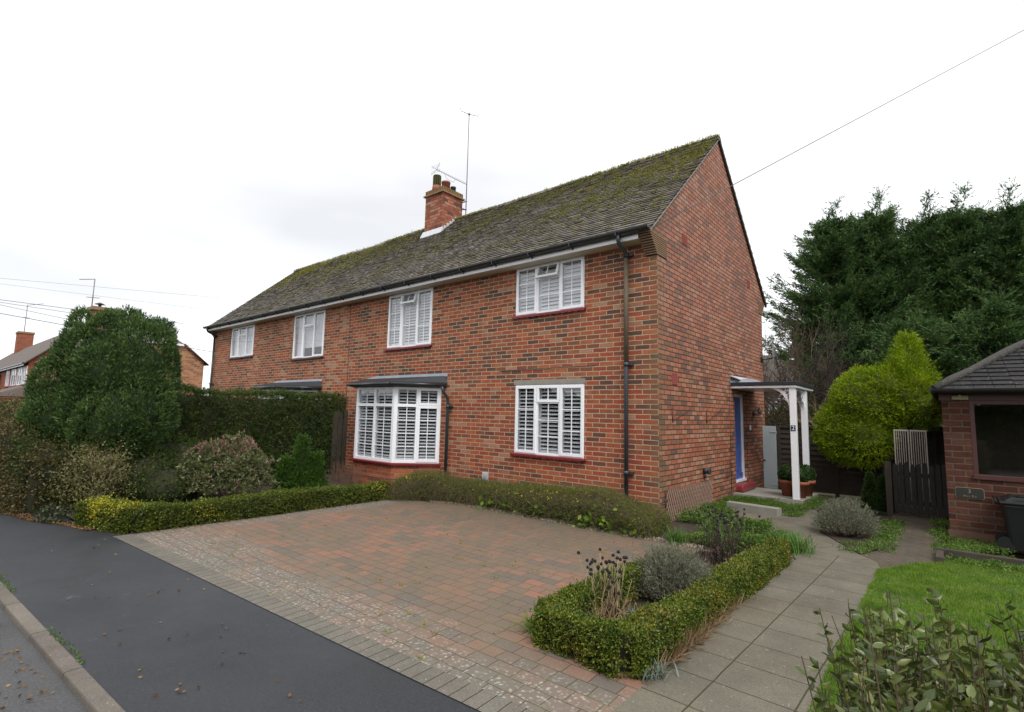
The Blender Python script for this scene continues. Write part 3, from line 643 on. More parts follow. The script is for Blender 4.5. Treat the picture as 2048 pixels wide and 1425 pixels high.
# bays -------------------------------------------------
def bay(cx, detailed):
    hw, fh, D_ = 1.545, .775, .77
    P_ = [(cx-hw, 0), (cx-fh, -D_), (cx+fh, -D_), (cx+hw, 0)]
    o = MB(); o.poly([(cx-hw, .15, 0), (cx+hw, .15, 0), (cx+hw, 0, 0)])
    o = MB()
    for i in range(3):
        a, b_ = P_[i], P_[i+1]; o.poly([(a[0], a[1], -.1), (b_[0], b_[1], -.1), (b_[0], b_[1], .52), (a[0], a[1], .52)])
    o.poly([(p[0], p[1], .519) for p in P_]); bw_ = o.build('bay_window', M['brick_low'], house)
    # sill following the facets
    def off(k): return [(cx-hw-k, 0.0), (cx-fh-k*.42, -D_-k), (cx+fh+k*.42, -D_-k), (cx+hw+k, 0.0)]
    s = MB(); s.prism(off(.08), .53, .565); s.prism(off(.065), .505, .53); s.build('sill', M['sillred'], bw_)
    f = MB(); pn = MB()
    for i in range(3):
        a, b_ = Vector((*P_[i], 0)), Vector((*P_[i+1], 0)); L2 = (b_-a).length; T = (b_-a)/L2; D = Vector((T.y, -T.x, 0))
        fr = (a, T, D); f.frame(*fr); z0, z1, zt = .566, 2.335, 1.90
        f.bx(.03, L2-.03, -.07, -.002, z0, z0+.07); f.bx(.03, L2-.03, -.07, -.002, z1-.06, z1); f.bx(.0, .085, -.07, 0, z0, z1); f.bx(L2-.085, L2, -.07, 0, z0, z1)
        f.bx(L2/2-.035, L2/2+.035, -.069, -.003, z0+.07, z1-.06); f.bx(.085, L2-.085, -.0685, -.0035, zt-.035, zt+.035)
        if detailed:
            gm = MB(*fr)
            for (u0, u1) in ((.085, L2/2-.035), (L2/2+.035, L2-.085)):
                gridbars(gm, u0, u1, z0+.07, zt-.035, 2, 4, -.03); gridbars(gm, u0, u1, zt+.035, z1-.06, 2, 1, -.03)
                pane(fr, u0, u1, z0+.07, zt-.035, bw_, -.036); pane(fr, u0, u1, zt+.035, z1-.06, bw_, -.036)
                shutter(fr, u0-.03, u1+.03, z0+.03, z1-.02, bw_, 24, -.08, .075)
            gm.build('glazing_bars', M['white'], bw_)
            if i == 2:
                c_ = MB(*fr); casement(c_, L2/2+.01, L2-.03, z0+.03, zt-.004, .06, -.02, .012); casement(c_, L2/2+.01, L2-.03, zt+.004, z1-.02, .06, -.02, .012); c_.build('sash', M['white'], bw_, bevel=.004)
        else:
            pane(fr, .085, L2-.085, z0+.05, z1-.05, bw_, -.036)
    f.build('window_frame', M['white'], bw_, bevel=.004)
    r = MB(); A = off(.16); A[0] = (cx-hw-.2, -.0); A[3] = (cx+hw+.2, 0.0); zb = 2.345
    lo = [Vector((*p, zb)) for p in A]; hi = [Vector((*p, zb+.11)) for p in A]; tp = [Vector((cx-hw-.05, 0, 2.62)), Vector((cx+hw+.15, 0, 2.62))]
    r.poly(lo[::-1])
    for i in range(3): r.poly([lo[i], lo[i+1], hi[i+1], hi[i]])
    r.poly([hi[0], hi[1], tp[0]]); r.poly([hi[1], hi[2], tp[1], tp[0]]); r.poly([hi[2], hi[3], tp[1]])
    ro = r.build('bay_roof', M['felt'], bw_)
    r = MB()
    for i in range(3): r.tube([lo[i]+Vector((0, 0, .05))-Vector((0, .03, 0)), lo[i+1]+Vector((0, 0, .05))-Vector((0, .03, 0))], .045, 8)
    r.build('bay_gutter', M['black'], bw_)
    r = MB(); r.hexa([(cx-hw-.1, -.03, 2.60), (cx+hw+.2, -.03, 2.60), (cx+hw+.2, -.002, 2.60), (cx-hw-.1, -.002, 2.60), (cx-hw+.5, -.012, 2.68), (cx+hw+.22, -.012, 2.68), (cx+hw+.22, -.002, 2.68), (cx-hw+.5, -.002, 2.68)])
    r.build('lead_flashing', M['lead'], bw_)
bay(-6.98, True); bay(-12.55, False)
# door
d = MB(); d.box(-.16, -.125, D0+.08, D1-.08, DZ0+.06, DZ1-.08); door = d.build('door', M['blue'], house)
d = MB()
for y0, y1 in ((D0+.16, D0+.44), (D1-.44, D1-.16)):
    for z0, z1 in ((.55, 1.05), (1.2, 1.95)): d.box(-.126, -.112, y0, y1, z0, z1); 
d.build('door_panel', M['blue'], door, bevel=.006)
d = MB(); d.box(-.12, -.095, D1-.2, D1-.1, .42, .5); d.box(-.125, -.1, D0+.1, D1-.1, .36, .41); d.build('weather_bar', M['blue'], door)
d = MB(); d.box(-.19, -.085, D0+.002, D0+.08, DZ0+.06, DZ1-.003); d.box(-.19, -.085, D1-.08, D1-.002, DZ0+.06, DZ1-.003); d.box(-.19, -.086, D0+.08, D1-.08, DZ1-.08, DZ1-.003); d.box(-.19, -.04, D0+.002, D1-.002, DZ0+.003, DZ0+.06); d.build('door_frame', M['white'], house, bevel=.004)
d = MB(); d.box(-.1, .17, D0-.02, D1+.02, .127, .29); d.build('door_step', M['sillred'], house, bevel=.045)
# chimney
CX0, CX1, CY0, CY1 = -9.48, -8.62, 2.62, 3.52
ch = MB(); ch.box(CX0, CX1, CY0, CY1, 7.1, 8.98); chim = ch.build('chimney', M['brick_chim'], house)
c_ = MB(); c_.box(CX0-.06, CX1+.06, CY0-.06, CY1+.06, 8.982, 9.03); c_.build('oversailing_course', M['buff'], chim)
c_ = MB(); c_.box(CX0-.01, CX1+.01, CY0-.01, CY1+.01, 9.032, 9.19); c_.build('chimney_crown', plain('mossy_brick', (.22, .13, .045), .9, var=.5, sc=5), chim)
c_ = MB()
for k in range(12):
    x_ = CX0+.035+k*.072; c_.box(x_-.006, x_+.006, CY0-.013, CY0-.0095, 9.04, 9.185)
for k in range(12):
    y_ = CY0+.04+k*.075; c_.box(CX1+.0095, CX1+.013, y_-.006, y_+.006, 9.04, 9.185)
c_.build('crown_joints', M['twigdark'], chim)
c_ = MB(); zf = rz(CY0)
c_.hexa([(CX0-.05, CY0-.16, zf-.13), (CX1+.1, CY0-.16, zf-.13), (CX1+.1, CY0-.003, zf+.01), (CX0-.05, CY0-.003, zf+.01), (CX0-.05, CY0-.16, zf-.1), (CX1+.1, CY0-.16, zf-.1), (CX1+.1, CY0-.02, zf+.18), (CX0-.05, CY0-.02, zf+.18)])
for k in range(6):
    y0 = CY0-.03+k*.12; c_.box(CX1+.002, CX1+.02, y0, y0+.125, rz(y0)-.05, rz(y0)+.2)
c_.build('flashing', M['leadw'], chim)
for (x_, y_, h_, r_, mt) in ((-9.18, 2.83, .58, .13, 'grn'), (-8.86, 2.95, .30, .14, 'terracotta'), (-8.85, 3.28, .24, .09, 'dkgrey')):
    c_ = MB()
    if mt == 'grn': c_.lathe((x_, y_, 9.19), [(.17, 0), (.15, .2), (.15, .2), (.13, .2)], 18); o = c_.build('chimney_pot', M['terracotta'], chim); c_ = MB(); c_.lathe((x_, y_, 9.39), [(.115, 0), (.115, .33), (.135, .34), (.135, .37), (.02, .37)], 18); [c_.box(x_+.125*math.cos(a_)-.012, x_+.125*math.cos(a_)+.012, y_+.125*math.sin(a_)-.012, y_+.125*math.sin(a_)+.012, 9.4, 9.72) for a_ in np.arange(0, 6.28, .52)]; c_.build('pot_cowl', plain('mossy_pot', (.07, .075, .02), .9, var=.6, sc=14), o)
    else: c_.lathe((x_, y_, 9.19), [(r_*1.1, 0), (r_, h_*.8), (r_*1.1, h_*.82), (r_*1.1, h_), (r_*.7, h_), (r_*.7, h_*.6)], 18); c_.build('chimney_pot', M[mt], chim)
# small things fixed to the walls
c_ = MB(); c_.box(-3.99, -3.84, -.06, -.002, .31, .5); c_.build('socket_box', plain('grey_box', (.45, .48, .52), .4), house, bevel=.008)
for (pts, nm) in (([(-9.42, -.008, 0), (-9.46, -.008, 4.2), (-9.5, -.008, 4.84)], 'cable'), ([(-.62, -.008, .35), (-.62, -.008, 4.35), (-.8, -.008, 4.7), (-.86, -.008, 4.84)], 'cable'), ([(-3.6, -.01, 2.67), (-1.25, -.01, 2.70)], 'cable'), ([(-.62, -.008, .35), (-.8, -.008, .26), (-.9, -.008, .24)], 'cable'), ([(.008, 3.72, .2), (.008, 3.72, 2.9), (.008, 4.3, 2.78), (.008, 5.0, 2.8)], 'cable'), ([(.01, 1.9, .55), (.01, 3.6, .5)], 'cable'), ([(.01, .1, .33), (.01, .4, .3)], 'cable'), ([(-8.5, -.01, .2), (-7.76, -.78, .18), (-6.2, -.79, .2), (-5.45, -.02, .22)], 'cable')):
    p = MB(); p.tube(pts, .006, 5); p.build(nm, M['wire'], house)
for y_ in (.55, 2.25):
    p = MB(); p.tube([(.012, y_, 1.68), (.012, y_, 1.93)], .008, 5); p.tube([(.012, y_, 1.92), (.012, y_+.03, 1.93)], .008, 5); p.tube([(.015, y_, 1.70), (.018, y_+.85, 1.94)], .006, 5); p.build('plant_bracket', M['maroon'], house)
for (y_, z_) in ((1.24, 5.2), (5.45, 5.2), (.68, 2.46)):
    p = MB(); p.box(.002, .008, y_-.12, y_+.12, z_-.11, z_+.11)
    for k in range(7): p.box(.0075, .016, y_-.11, y_+.11, z_-.095+k*.03, z_-.08+k*.03)
    p.build('air_brick', plain('airbrick_red', (.33, .085, .07), .8), house)
p = MB(); p.tube([(.002, 2.05, .74), (.10, 2.05, .74)], .055, 14); p.tube([(.10, 2.05, .74), (.13, 2.05, .74)], .07, 14); p.tube([(.02, 2.05, .68), (.03, 2.05, .6)], .03, 8); p.build('flue', M['dkgrey'], house)
# far verge board
v = MB()
for y0, y1, z0, z1 in ((G_/2+.01, G_+.36, rz(G_/2), EZ-.05),):
    v.poly([(.052, y0, z0-.01), (.052, y1, z1-.01), (.052, y1, z1-.10), (.052, y0, z0-.10)]); v.poly([(0, y0, z0-.10), (0, y1, z1-.10), (.052, y1, z1-.10), (.052, y0, z0-.10)])
v.build('verge', M['fence'], house)

# ------------------------------------------------------------ porch
porch = thing('porch_canopy', 'white timber porch canopy on two posts over the blue front door', 'porch', (.6, 4.6, .12))
X1, Y0, Y1 = 1.33, 3.86, 5.62
p = MB(); p.box(.003, X1, Y0, Y1, 2.452, 2.50); p.build('fascia_board', M['white'], porch, bevel=.004)
p = MB(); p.box(.003, X1+.025, Y0-.025, Y1+.025, 2.503, 2.585); 
rf = p.build('roof_felt', M['felt'], porch, bevel=.01)
p = MB(); p.hexa([(.002, Y0-.03, 2.58), (.55, Y0+.1, 2.58), (.55, Y1, 2.58), (.002, Y1, 2.58), (.002, Y0-.03, 2.70), (.01, Y0+.1, 2.70), (.01, Y1, 2.78), (.002, Y1, 2.78)]); p.build('lead_slope', M['lead'], porch)
p = MB(); p.hexa([(.003, Y0-.04, 2.72), (.2, Y0-.04, 2.64), (.2, Y1, 2.64), (.003, Y1, 2.74), (.003, Y0-.04, 2.745), (.2, Y0-.04, 2.66), (.2, Y1, 2.66), (.003, Y1, 2.77)]); p.build('white_flashing', M['leadw'], porch)
posts = [(1.235, 3.95), (1.235, 5.05)]
for i, (x, y) in enumerate(posts):
    p = MB(); p.box(x-.06, x+.06, y-.06, y+.06, .128, 2.45); po = p.build('post', M['white'], porch, bevel=.006)
    for (dx, dy) in ((-1, 0), (0, 1 if i == 0 else -1)):
        br = MB(); r = .42; n = 12
        pts = [(r*(1-math.cos(t)), r*1.25*(math.sin(t))) for t in np.linspace(0, math.pi/2, n)]
        def Q(a, z, o=0): return (x+dx*(.06+a)+(dy != 0)*o, y+dy*(.06+a)+(dx != 0)*o, z)
        for j in range(n-1):
            (a0, h0), (a1, h1) = pts[j], pts[j+1]; z0, z1 = 2.45-r*1.25+h0, 2.45-r*1.25+h1; w_ = .045
            nrm_ = Vector((-(h1-h0), (a1-a0))).normalized()*w_
            lo_ = [Q(a0, z0, -.02), Q(a1, z1, -.02), Q(a1, z1, .02), Q(a0, z0, .02)]; hi_ = [Q(a0-abs(nrm_[0]), z0+abs(nrm_[1]), -.02), Q(a1-abs(nrm_[0]), z1+abs(nrm_[1]), -.02), Q(a1-abs(nrm_[0]), z1+abs(nrm_[1]), .02), Q(a0-abs(nrm_[0]), z0+abs(nrm_[1]), .02)]
            br.hexa(lo_+hi_)
        for (a0, z0, a1, z1) in ((.0, 2.24, .20, 2.44), (.0, 2.12, .10, 2.215), (.10, 2.33, .0, 2.43), (.2, 2.27, .06, 2.42), (.14, 2.2, .0, 2.35), (.30, 2.40, .24, 2.45)):
            br.tube([Q(a0, z0), Q(a1, z1)], .014, 4)
        br.build('bracket', M['white'], po)
    if i == 0:
        q = MB(); q.box(x-.045, x+.045, y-.068, y-.061, 1.54, 1.66); pl = q.build('number_plate', M['navy'], po, bevel=.002)
        def text(body, size, loc, rot, mat, parent, name='numeral', ext=.002, align='CENTER'):
            cu = bpy.data.curves.new(name, 'FONT'); cu.body = body; cu.size = size; cu.extrude = ext; cu.align_x = align; cu.align_y = 'CENTER'
            to = bpy.data.objects.new(name, cu); COL.objects.link(to); bpy.context.view_layer.update()
            me = bpy.data.meshes.new_from_object(to.evaluated_get(bpy.context.evaluated_depsgraph_get())); COL.objects.unlink(to); bpy.data.objects.remove(to)
            me.transform(Matrix.Translation(loc) @ rot); return mesh_obj(name, me, mat, parent)
        text('2', .125, (x, y-.0705, 1.60), Matrix.Rotation(R(90), 4, 'X'), M['white'], pl, ext=.0015)
# lamp, bell, dish
lamp = thing('wall_lamp', 'small black and chrome wall lantern beside the front door', 'lamp', (0, 5.55, 1.9))
p = MB(); p.box(.002, .03, 5.5, 5.6, 1.84, 1.96); p.tube([(.03, 5.55, 1.88), (.13, 5.55, 1.86), (.16, 5.55, 1.92)], .012, 6); p.build('bracket', M['black'], lamp)
p = MB(); p.lathe((.16, 5.55, 1.9), [(.025, 0), (.045, .02), (.05, .1), (.03, .14), (.01, .17)], 12); p.build('lantern', M['metal'], lamp)
p = MB(); p.box(.002, .03, 5.2, 5.26, 1.5, 1.62); p.build('doorbell', M['fascia'], None, bevel=.006)
tag(bpy.data.objects['doorbell'], 'small pale doorbell on the brick reveal right of the blue door', 'doorbell')
dish = thing('satellite_dish', 'grey satellite dish seen edge-on at the far corner of the gable', 'satellite dish', (0, 6.5, 3.4))
p = MB(); n = 16
cen = Vector((.22, 6.75, 3.42)); nd = Vector((.93, .3, .15)).normalized(); ta = nd.cross(Vector((0, 0, 1))).normalized(); tb = nd.cross(ta)
prev = None
for k in range(5):
    r = .3*k/4; ring = [cen+(ta*math.cos(t)+tb*math.sin(t)*1.1)*r+nd*(.06*(k/4)**2) for t in np.linspace(0, 2*math.pi, n, endpoint=False)]
    if prev:
        for j in range(n): q = (j+1) % n; p.poly([prev[j], prev[q], ring[q], ring[j]], True)
    prev = ring
p.build('reflector', M['dkgrey'], dish)
p = MB(); p.tube([(.0, 6.45, 3.35), (.1, 6.5, 3.36), (.2, 6.72, 3.4)], .02, 6); p.tube([cen-tb*-.3, cen+nd*.42-Vector((0, 0, .12))], .009, 5); p.box(.0, .02, 6.38, 6.52, 3.28, 3.42); p.build('arm', M['black'], dish)
p = MB(); e_ = cen+nd*.42-Vector((0, 0, .12)); p.tube([e_-nd*.02, e_+nd*.09-Vector((0, 0, .02))], .03, 10); p.build('receiver', M['metal'], dish)
# aerial on the chimney
ae = thing('tv_aerial', 'tall thin television aerial mast strapped to the chimney of the red brick house', 'aerial', (-8.47, 3.55, 8.5))
p = MB(); p.tube([(-8.47, 3.55, 8.45), (-8.47, 3.55, 12.1)], .016, 6); p.build('mast', M['aerial'], ae)
p = MB(); p.tube([(-8.62, 3.5, 8.9), (-8.45, 3.56, 8.92)], .02, 5); p.tube([(-8.62, 3.5, 8.66), (-8.45, 3.56, 8.62)], .02, 5); p.tube([(-8.62, 3.4, 9.0), (-8.6, 3.45, 8.7), (-8.47, 3.55, 8.62)], .01, 5); p.build('bracket', M['black'], ae)
p = MB(); p.tube([(-8.47, 3.55, 9.52), (-8.43, 2.15, 9.5)], .009, 5)
for k in range(14):
    y_ = 3.4-k*.095; p.tube([(-8.52, y_, 9.52), (-8.37, y_, 9.52)], .004, 4)
for s_ in (-1, 1):
    p.tube([(-8.43, 2.15, 9.5), (-8.43+s_*.2, 2.1, 9.66)], .006, 4); p.tube([(-8.43, 2.15, 9.5), (-8.43+s_*.2, 2.1, 9.36)], .006, 4)
    for z_ in (.05, .11): p.tube([(-8.63, 2.1, 9.5+s_*z_), (-8.23, 2.1, 9.5+s_*z_)], .004, 4)
p.tube([(-8.45, 3.0, 9.5), (-8.44, 2.9, 9.36), (-8.44, 2.6, 9.36), (-8.44, 2.5, 9.5)], .006, 4); p.build('yagi_array', M['aerial'], ae)
p = MB(); p.tube([(-8.47, 3.55, 12.08), (-8.67, 3.35, 12.18), (-8.7, 3.32, 12.3)], .01, 5); p.tube([(-8.47, 3.55, 12.08), (-8.25, 3.75, 12.02), (-8.22, 3.78, 12.1)], .01, 5); p.lathe((-8.47, 3.55, 12.05), [(.03, 0), (.04, .04), (.02, .08)], 8); p.build('dipole', M['aerial'], ae)

# ------------------------------------------------------------ garage next door
gar = thing('brick_garage', 'low brick outbuilding with dark tiled hipped roof and a wide dark window', 'garage', (4.2, 3, 0))
GX, GY = 3.67, 2.55
p = MB(); p.box(GX, 4.0, GY, GY+.2, -.1, 2.14); p.box(4.0, 9, GY, GY+.2, -.1, .93); p.box(GX, GX+.2, GY+.2, 8, -.1, 2.14); p.box(8.8, 9, GY+.2, 8, -.1, 2.14); p.box(GX+.2, 9, 7.8, 8, -.1, 2.14); p.build('wall', M['brick_garage'], gar); p = MB(); p.box(GX+.2, 8.8, GY+.2, 7.8, 2.1, 2.13); p.build('ceiling', M['fence'], gar); p = MB(); p.box(GX+.2, 8.8, 4.2, 4.25, -.1, 2.1); p.build('inner_wall', M['fence'], gar)
p = MB(); p.box(GX-.02, 4.5, GY-.02, GY, -.1, .12); p.build('plinth', plain('plinth', (.13, .075, .05), .9, var=.3), gar)
p = MB(); p.box(GX-.03, 9.0, GY-.015, GY+.15, 2.142, 2.27); p.box(GX-.03, GX-.005, GY+.15, 8, 2.142, 2.27); p.build('fascia', M['maroon'], gar)
p = MB(); p.box(4.0, 4.06, GY+.005, GY+.12, .93, 2.142); p.box(4.06, 9, GY+.006, GY+.12, 2.08, 2.142); p.box(3.99, 9, GY-.03, GY+.12, .93, 1.0); wf = p.build('window', M['maroon'], gar, bevel=.004)
p = MB(); p.poly([(4.06, GY+.06, 1.0), (9, GY+.06, 1.0), (9, GY+.06, 2.08), (4.06, GY+.06, 2.08)]); p.build('pane', M['glass'], wf)
p = MB(); p.box(3.62, 3.655, GY-.075, GY-.02, 2.16, 2.24)
p = MB(); p.box(3.80, 4.0, GY-.05, GY-.016, 2.15, 2.215); lt = p.build('vent_light', plain('cream_plastic', (.35, .32, .2), .5), gar, bevel=.008)
p = MB(); p.lathe((3.9, GY-.06, 2.2), [(.02, 0), (.02, .02), (.005, .03)], 10); p.build('sensor', M['fascia'], lt)
p = MB(); pts = [(3.77, .645), (3.79, .625), (4.08, .625), (4.10, .645), (4.10, .765), (4.08, .785), (3.79, .785), (3.77, .765)]
def plate(pts, y, th):
    m_ = MB(); a = [(x_, y-th, z_) for x_, z_ in pts]; b_ = [(x_, y, z_) for x_, z_ in pts]; m_.poly(a); m_.poly(b_[::-1])
    for i in range(len(pts)): j = (i+1) % len(pts); m_.poly([b_[i], b_[j], a[j], a[i]])
    return m_
plq = plate([(3.935+(x_-3.935)*1.03, .705+(z_-.705)*1.06) for x_, z_ in pts], GY-.001, .008).build('house_plaque', M['brass'], gar); plate(pts, GY-.0092, .004).build('plaque_face', M['grit'], plq)
text('3', .075, (3.935, GY-.0145, .735), Matrix.Rotation(R(90), 4, 'X'), M['brass'], plq, ext=.001)
text('H ıı ı  R ıı', .04, (3.935, GY-.0145, .662), Matrix.Rotation(R(90), 4, 'X'), M['brass'], plq, 'lettering', ext=.001)
# roof: hipped at the near corner
RZ0, TT = 2.29, .68
def tiled(name, o, ax, up_, width_fn, rows, gauge, tw, mat, parent, th=.018, seed=1):
    g2 = np.random.default_rng(seed); V, F = [], []; o, ax, up_ = Vector(o), Vector(ax), Vector(up_); nr = ax.cross(up_).normalized()
    if nr.z < 0: nr = -nr
    for k in range(rows):
        a, b_ = width_fn(k*gauge); x = a-(tw/2 if k % 2 else 0)
        while x < b_:
            xa, xb = max(a, x), min(b_, x+tw-.006); x += tw
            if xb-xa < .01: continue
            h = th+g2.normal(0, th*.12); s_ = k*gauge+g2.normal(0, .004); n = len(V)
            V += [o+ax*xa+up_*s_+nr*(h+.01), o+ax*xb+up_*s_+nr*(h+.01), o+ax*xb+up_*(s_+gauge*1.15)+nr*.008, o+ax*xa+up_*(s_+gauge*1.15)+nr*.008, o+ax*xa+up_*s_-nr*.005, o+ax*xb+up_*s_-nr*.005]
            F += [(n, n+1, n+2, n+3), (n+4, n+5, n+1, n)]
    me = bpy.data.meshes.new(name); me.from_pydata(V, [], F); me.update(); return mesh_obj(name, me, mat, parent)
ex, ey = 3.61, 2.26; sk = math.sqrt(1+TT*TT)
groof = tiled('roof', (ex, ey, RZ0), (1, 0, 0), (0, 1/sk, TT/sk), lambda s_: (s_/sk, 5.6), 30, .125, .23, M['tile_g'], gar, .02)
tiled('roof_side', (ex, 8.3, RZ0), (0, -1, 0), (1/sk, 0, TT/sk), lambda s_: (0, 8.3-ey-s_/sk), 30, .125, .23, M['tile_g'], groof, .02)
p = MB(); T3 = 3.2
p.poly([(ex, ey, RZ0), (9.2, ey, RZ0), (9.2, ey+T3, RZ0+T3*TT), (ex+T3, ey+T3, RZ0+T3*TT)]); p.poly([(ex, ey, RZ0), (ex+T3, ey+T3, RZ0+T3*TT), (ex+T3, 8.3, RZ0+T3*TT), (ex, 8.3, RZ0)]); p.poly([(ex, ey, RZ0-.01), (ex, 8.3, RZ0-.01), (9.2, 8.3, RZ0-.01), (9.2, ey, RZ0-.01)]); p.build('roof_deck', M['fence'], groof)
p = MB(); hp = [(ex+t_-.02, ey+t_-.02, RZ0+t_*TT+.02+.008*math.sin(t_*9)) for t_ in np.linspace(0, 3.2, 14)]; p.tube(hp, [.062+.004*math.sin(i*2.1) for i in range(14)], 10); p.build('hip_tiles', tile_mat('hip_tile', [(.035, .032, .03), (.05, .046, .04)], .2, (.08, .08, .03), strip=False), groof)
p = MB(); gutter(p, ex-.05, 9.2, ey-.04, 2.31); p.tube([(ex-.03, ey-.02, 2.30), (ex-.03, 8.2, 2.30)], .05, 8); p.build('gutter', M['black'], gar)

# wheelie bin
M['binblack'] = plain('bin_plastic', (.009, .0095, .011), .45, var=.2)
bn = thing('wheelie_bin', 'black plastic wheelie bin standing against the brick garage', 'bin', (4.55, 2.15, 0))
p = MB(); B0, B1 = (4.33, 4.80, 1.98, 2.46), (4.27, 4.86, 1.90, 2.52)
p.hexa([(B0[0], B0[2], .0), (B0[1], B0[2], .0), (B0[1], B0[3], .0), (B0[0], B0[3], .0), (B1[0], B1[2], .66), (B1[1], B1[2], .66), (B1[1], B1[3], .66), (B1[0], B1[3], .66)]); p.build('body', M['binblack'], bn, bevel=.03)
p = MB(); p.box(4.23, 4.9, 1.86, 2.53, .662, .70); p.hexa([(4.27, 1.9, .70), (4.86, 1.9, .70), (4.86, 2.5, .70), (4.27, 2.5, .70), (4.36, 1.98, .765), (4.8, 1.98, .765), (4.8, 2.42, .765), (4.36, 2.42, .765)]); p.build('lid', M['binblack'], bn, bevel=.012)
p = MB(); p.tube([(4.2, 1.9, .69), (4.2, 2.5, .69)], .018, 6); p.tube([(4.4, 1.9, .78), (4.7, 1.9, .78)], .014, 6); p.build('handle', M['binblack'], bn)
for y_ in (2.0, 2.42):
    p = MB(); p.tube([(4.28, y_-.03, .1), (4.28, y_+.03, .1)], .1, 14); p.build('wheel', M['binblack'], bn)

# ------------------------------------------------------------ fences and gates
f = thing('panel_fence', 'dark lapped timber fence panels behind the porch and golden conifer', 'fence', (1.6, 6.5, 0))
for i in range(3):
    x0 = .40+i*1.25; p = MB()
    for k in range(12):
        z = .02+k*.128; p.hexa([(x0, 6.46, z), (x0+1.17, 6.46, z), (x0+1.17, 6.5, z), (x0, 6.5, z), (x0, 6.487, z+.14), (x0+1.17, 6.487, z+.14), (x0+1.17, 6.5, z+.14), (x0, 6.5, z+.14)])
    p.box(x0, x0+1.17, 6.44, 6.50, 1.57, 1.60); p.box(x0+.56, x0+.61, 6.435, 6.458, .05, 1.57); p.build('fence_panel', M['fence'], f)
for i in range(4):
    p = MB(); x0 = .36+i*1.25; p.box(x0-.04, x0+.04, 6.42, 6.52, -.1, 1.66); p.box(x0-.055, x0+.055, 6.405, 6.535, 1.66, 1.69); p.build('post', M['fence'], f)
gg = thing('garden_gate', 'pale blue boarded side gate between the house corner and the dark fence', 'gate', (.15, 6.35, 0))
p = MB(); x = .01
while x < .31: p.box(x, x+.028, 6.34, 6.36, .02, 1.6); x += .032
p.build('boards', M['gateblue'], gg)
p = MB(); p.box(.01, .33, 6.361, 6.385, 1.4, 1.47); p.box(.01, .33, 6.361, 6.385, .2, .27); p.box(.2, .34, 6.328, 6.339, 1.44, 1.462); p.box(.2, .34, 6.328, 6.339, .1, .122); p.build('hinge_and_rails', M['gateblue'], gg)
p = MB(); p.lathe((.04, 6.32, .72), [(.02, -.02), (.03, 0), (.02, .02)], 8); p.build('latch', M['black'], gg)
pg = thing('picket_gate', 'black stained picket gate beside the brick garage', 'gate', (3.3, 4.3, 0))
for i in range(9):
    x0 = 2.86+i*.092; h = .93+.02*((i*7) % 3); p = MB(); hw = .037
    p.poly([(x0, 4.28, .06), (x0+2*hw, 4.28, .06), (x0+2*hw, 4.28, h), (x0+1.5*hw, 4.28, h+.05), (x0+.5*hw, 4.28, h+.05), (x0, 4.28, h)])
    p.poly([(x0, 4.30, .06), (x0, 4.30, h), (x0+.5*hw, 4.30, h+.05), (x0+1.5*hw, 4.30, h+.05), (x0+2*hw, 4.30, h), (x0+2*hw, 4.30, .06)])
    for (a, b_) in (((x0, .06), (x0, h)), ((x0+2*hw, .06), (x0+2*hw, h)), ((x0+.5*hw, h+.05), (x0+1.5*hw, h+.05)), ((x0, h), (x0+.5*hw, h+.05)), ((x0+1.5*hw, h+.05), (x0+2*hw, h))): p.poly([(a[0], 4.28, a[1]), (a[0], 4.30, a[1]), (b_[0], 4.30, b_[1]), (b_[0], 4.28, b_[1])])
    p.build('picket', M['gatewood'], pg)
p = MB(); p.box(2.86, 3.66, 4.301, 4.33, .22, .3); p.box(2.86, 3.66, 4.301, 4.33, .74, .82); p.build('rail', M['gatewood'], pg)
p = MB(); p.box(2.74, 2.84, 4.24, 4.34, -.1, 1.0); p.build('gate_post', M['fence'], pg)
tr = thing('slatted_screen', 'weathered white slatted trellis screen standing behind the picket gate', 'trellis', (3.15, 4.75, 0))
for x0, w_ in ((2.88, .24), (3.14, .26)):
    p = MB(); p.box(x0, x0+w_, 4.74, 4.76, 1.6, 1.63)
    for xx in (x0, x0+w_-.02): p.box(xx, xx+.02, 4.738, 4.762, .1, 1.6)
    k = x0+.04
    while k < x0+w_-.03: p.box(k, k+.012, 4.742, 4.758, .1, 1.6); k += .035
    p.build('trellis_panel', plain('peeling_white', (.42, .38, .32), .9, var=.5, sc=30), tr)
# lattice against the gable wall
lt = thing('willow_trellis', 'expanding brown willow lattice leaning on the gable wall by the corner', 'trellis', (.06, 1.3, 0))
P0, P1 = [], []
ya, yb, za, zb_ = .16, 2.42, -.0, .54; stp = .082
for s_ in (-1, 1):
    k = -2.0
    while k < 3.2:
        # line y = k + s*t*.62, z = t
        t0, t1 = za, zb_; q0, q1 = k+s_*(t0)*.55, k+s_*(t1)*.55
        if s_ < 0: q0, q1 = k+1, k+1-(t1-t0)*.55
        pts = []
        for tt in np.linspace(0, 1, 12):
            yy, zz = q0+(q1-q0)*tt, t0+(t1-t0)*tt
            if ya <= yy <= yb: pts.append((yy, zz))
        if len(pts) > 1: P0.append((.035+.012*s_, pts[0][0], pts[0][1])); P1.append((.035+.012*s_, pts[-1][0], pts[-1][1]))
        k += stp
segs('lattice', P0, P1, .0105, .0105, plain('willow', (.25, .165, .12), .8, var=.6, sc=40), lt, 4)
# dark timber strip left of the bay
fp = thing('boundary_fence', 'dark timber boundary fence panel between hedge and bay window', 'fence', (-9.3, -.3, 0))
p = MB(); p.box(-9.42, -9.30, -.14, -.02, -.1, 1.76); p.build('post', M['fence'], fp)
p = MB(); 
for k in range(2): p.box(-9.33, -9.29, -.46+k*.15, -.46+k*.15+.143, -.05, 1.70)
p.build('fence_panel', M['fence'], fp)

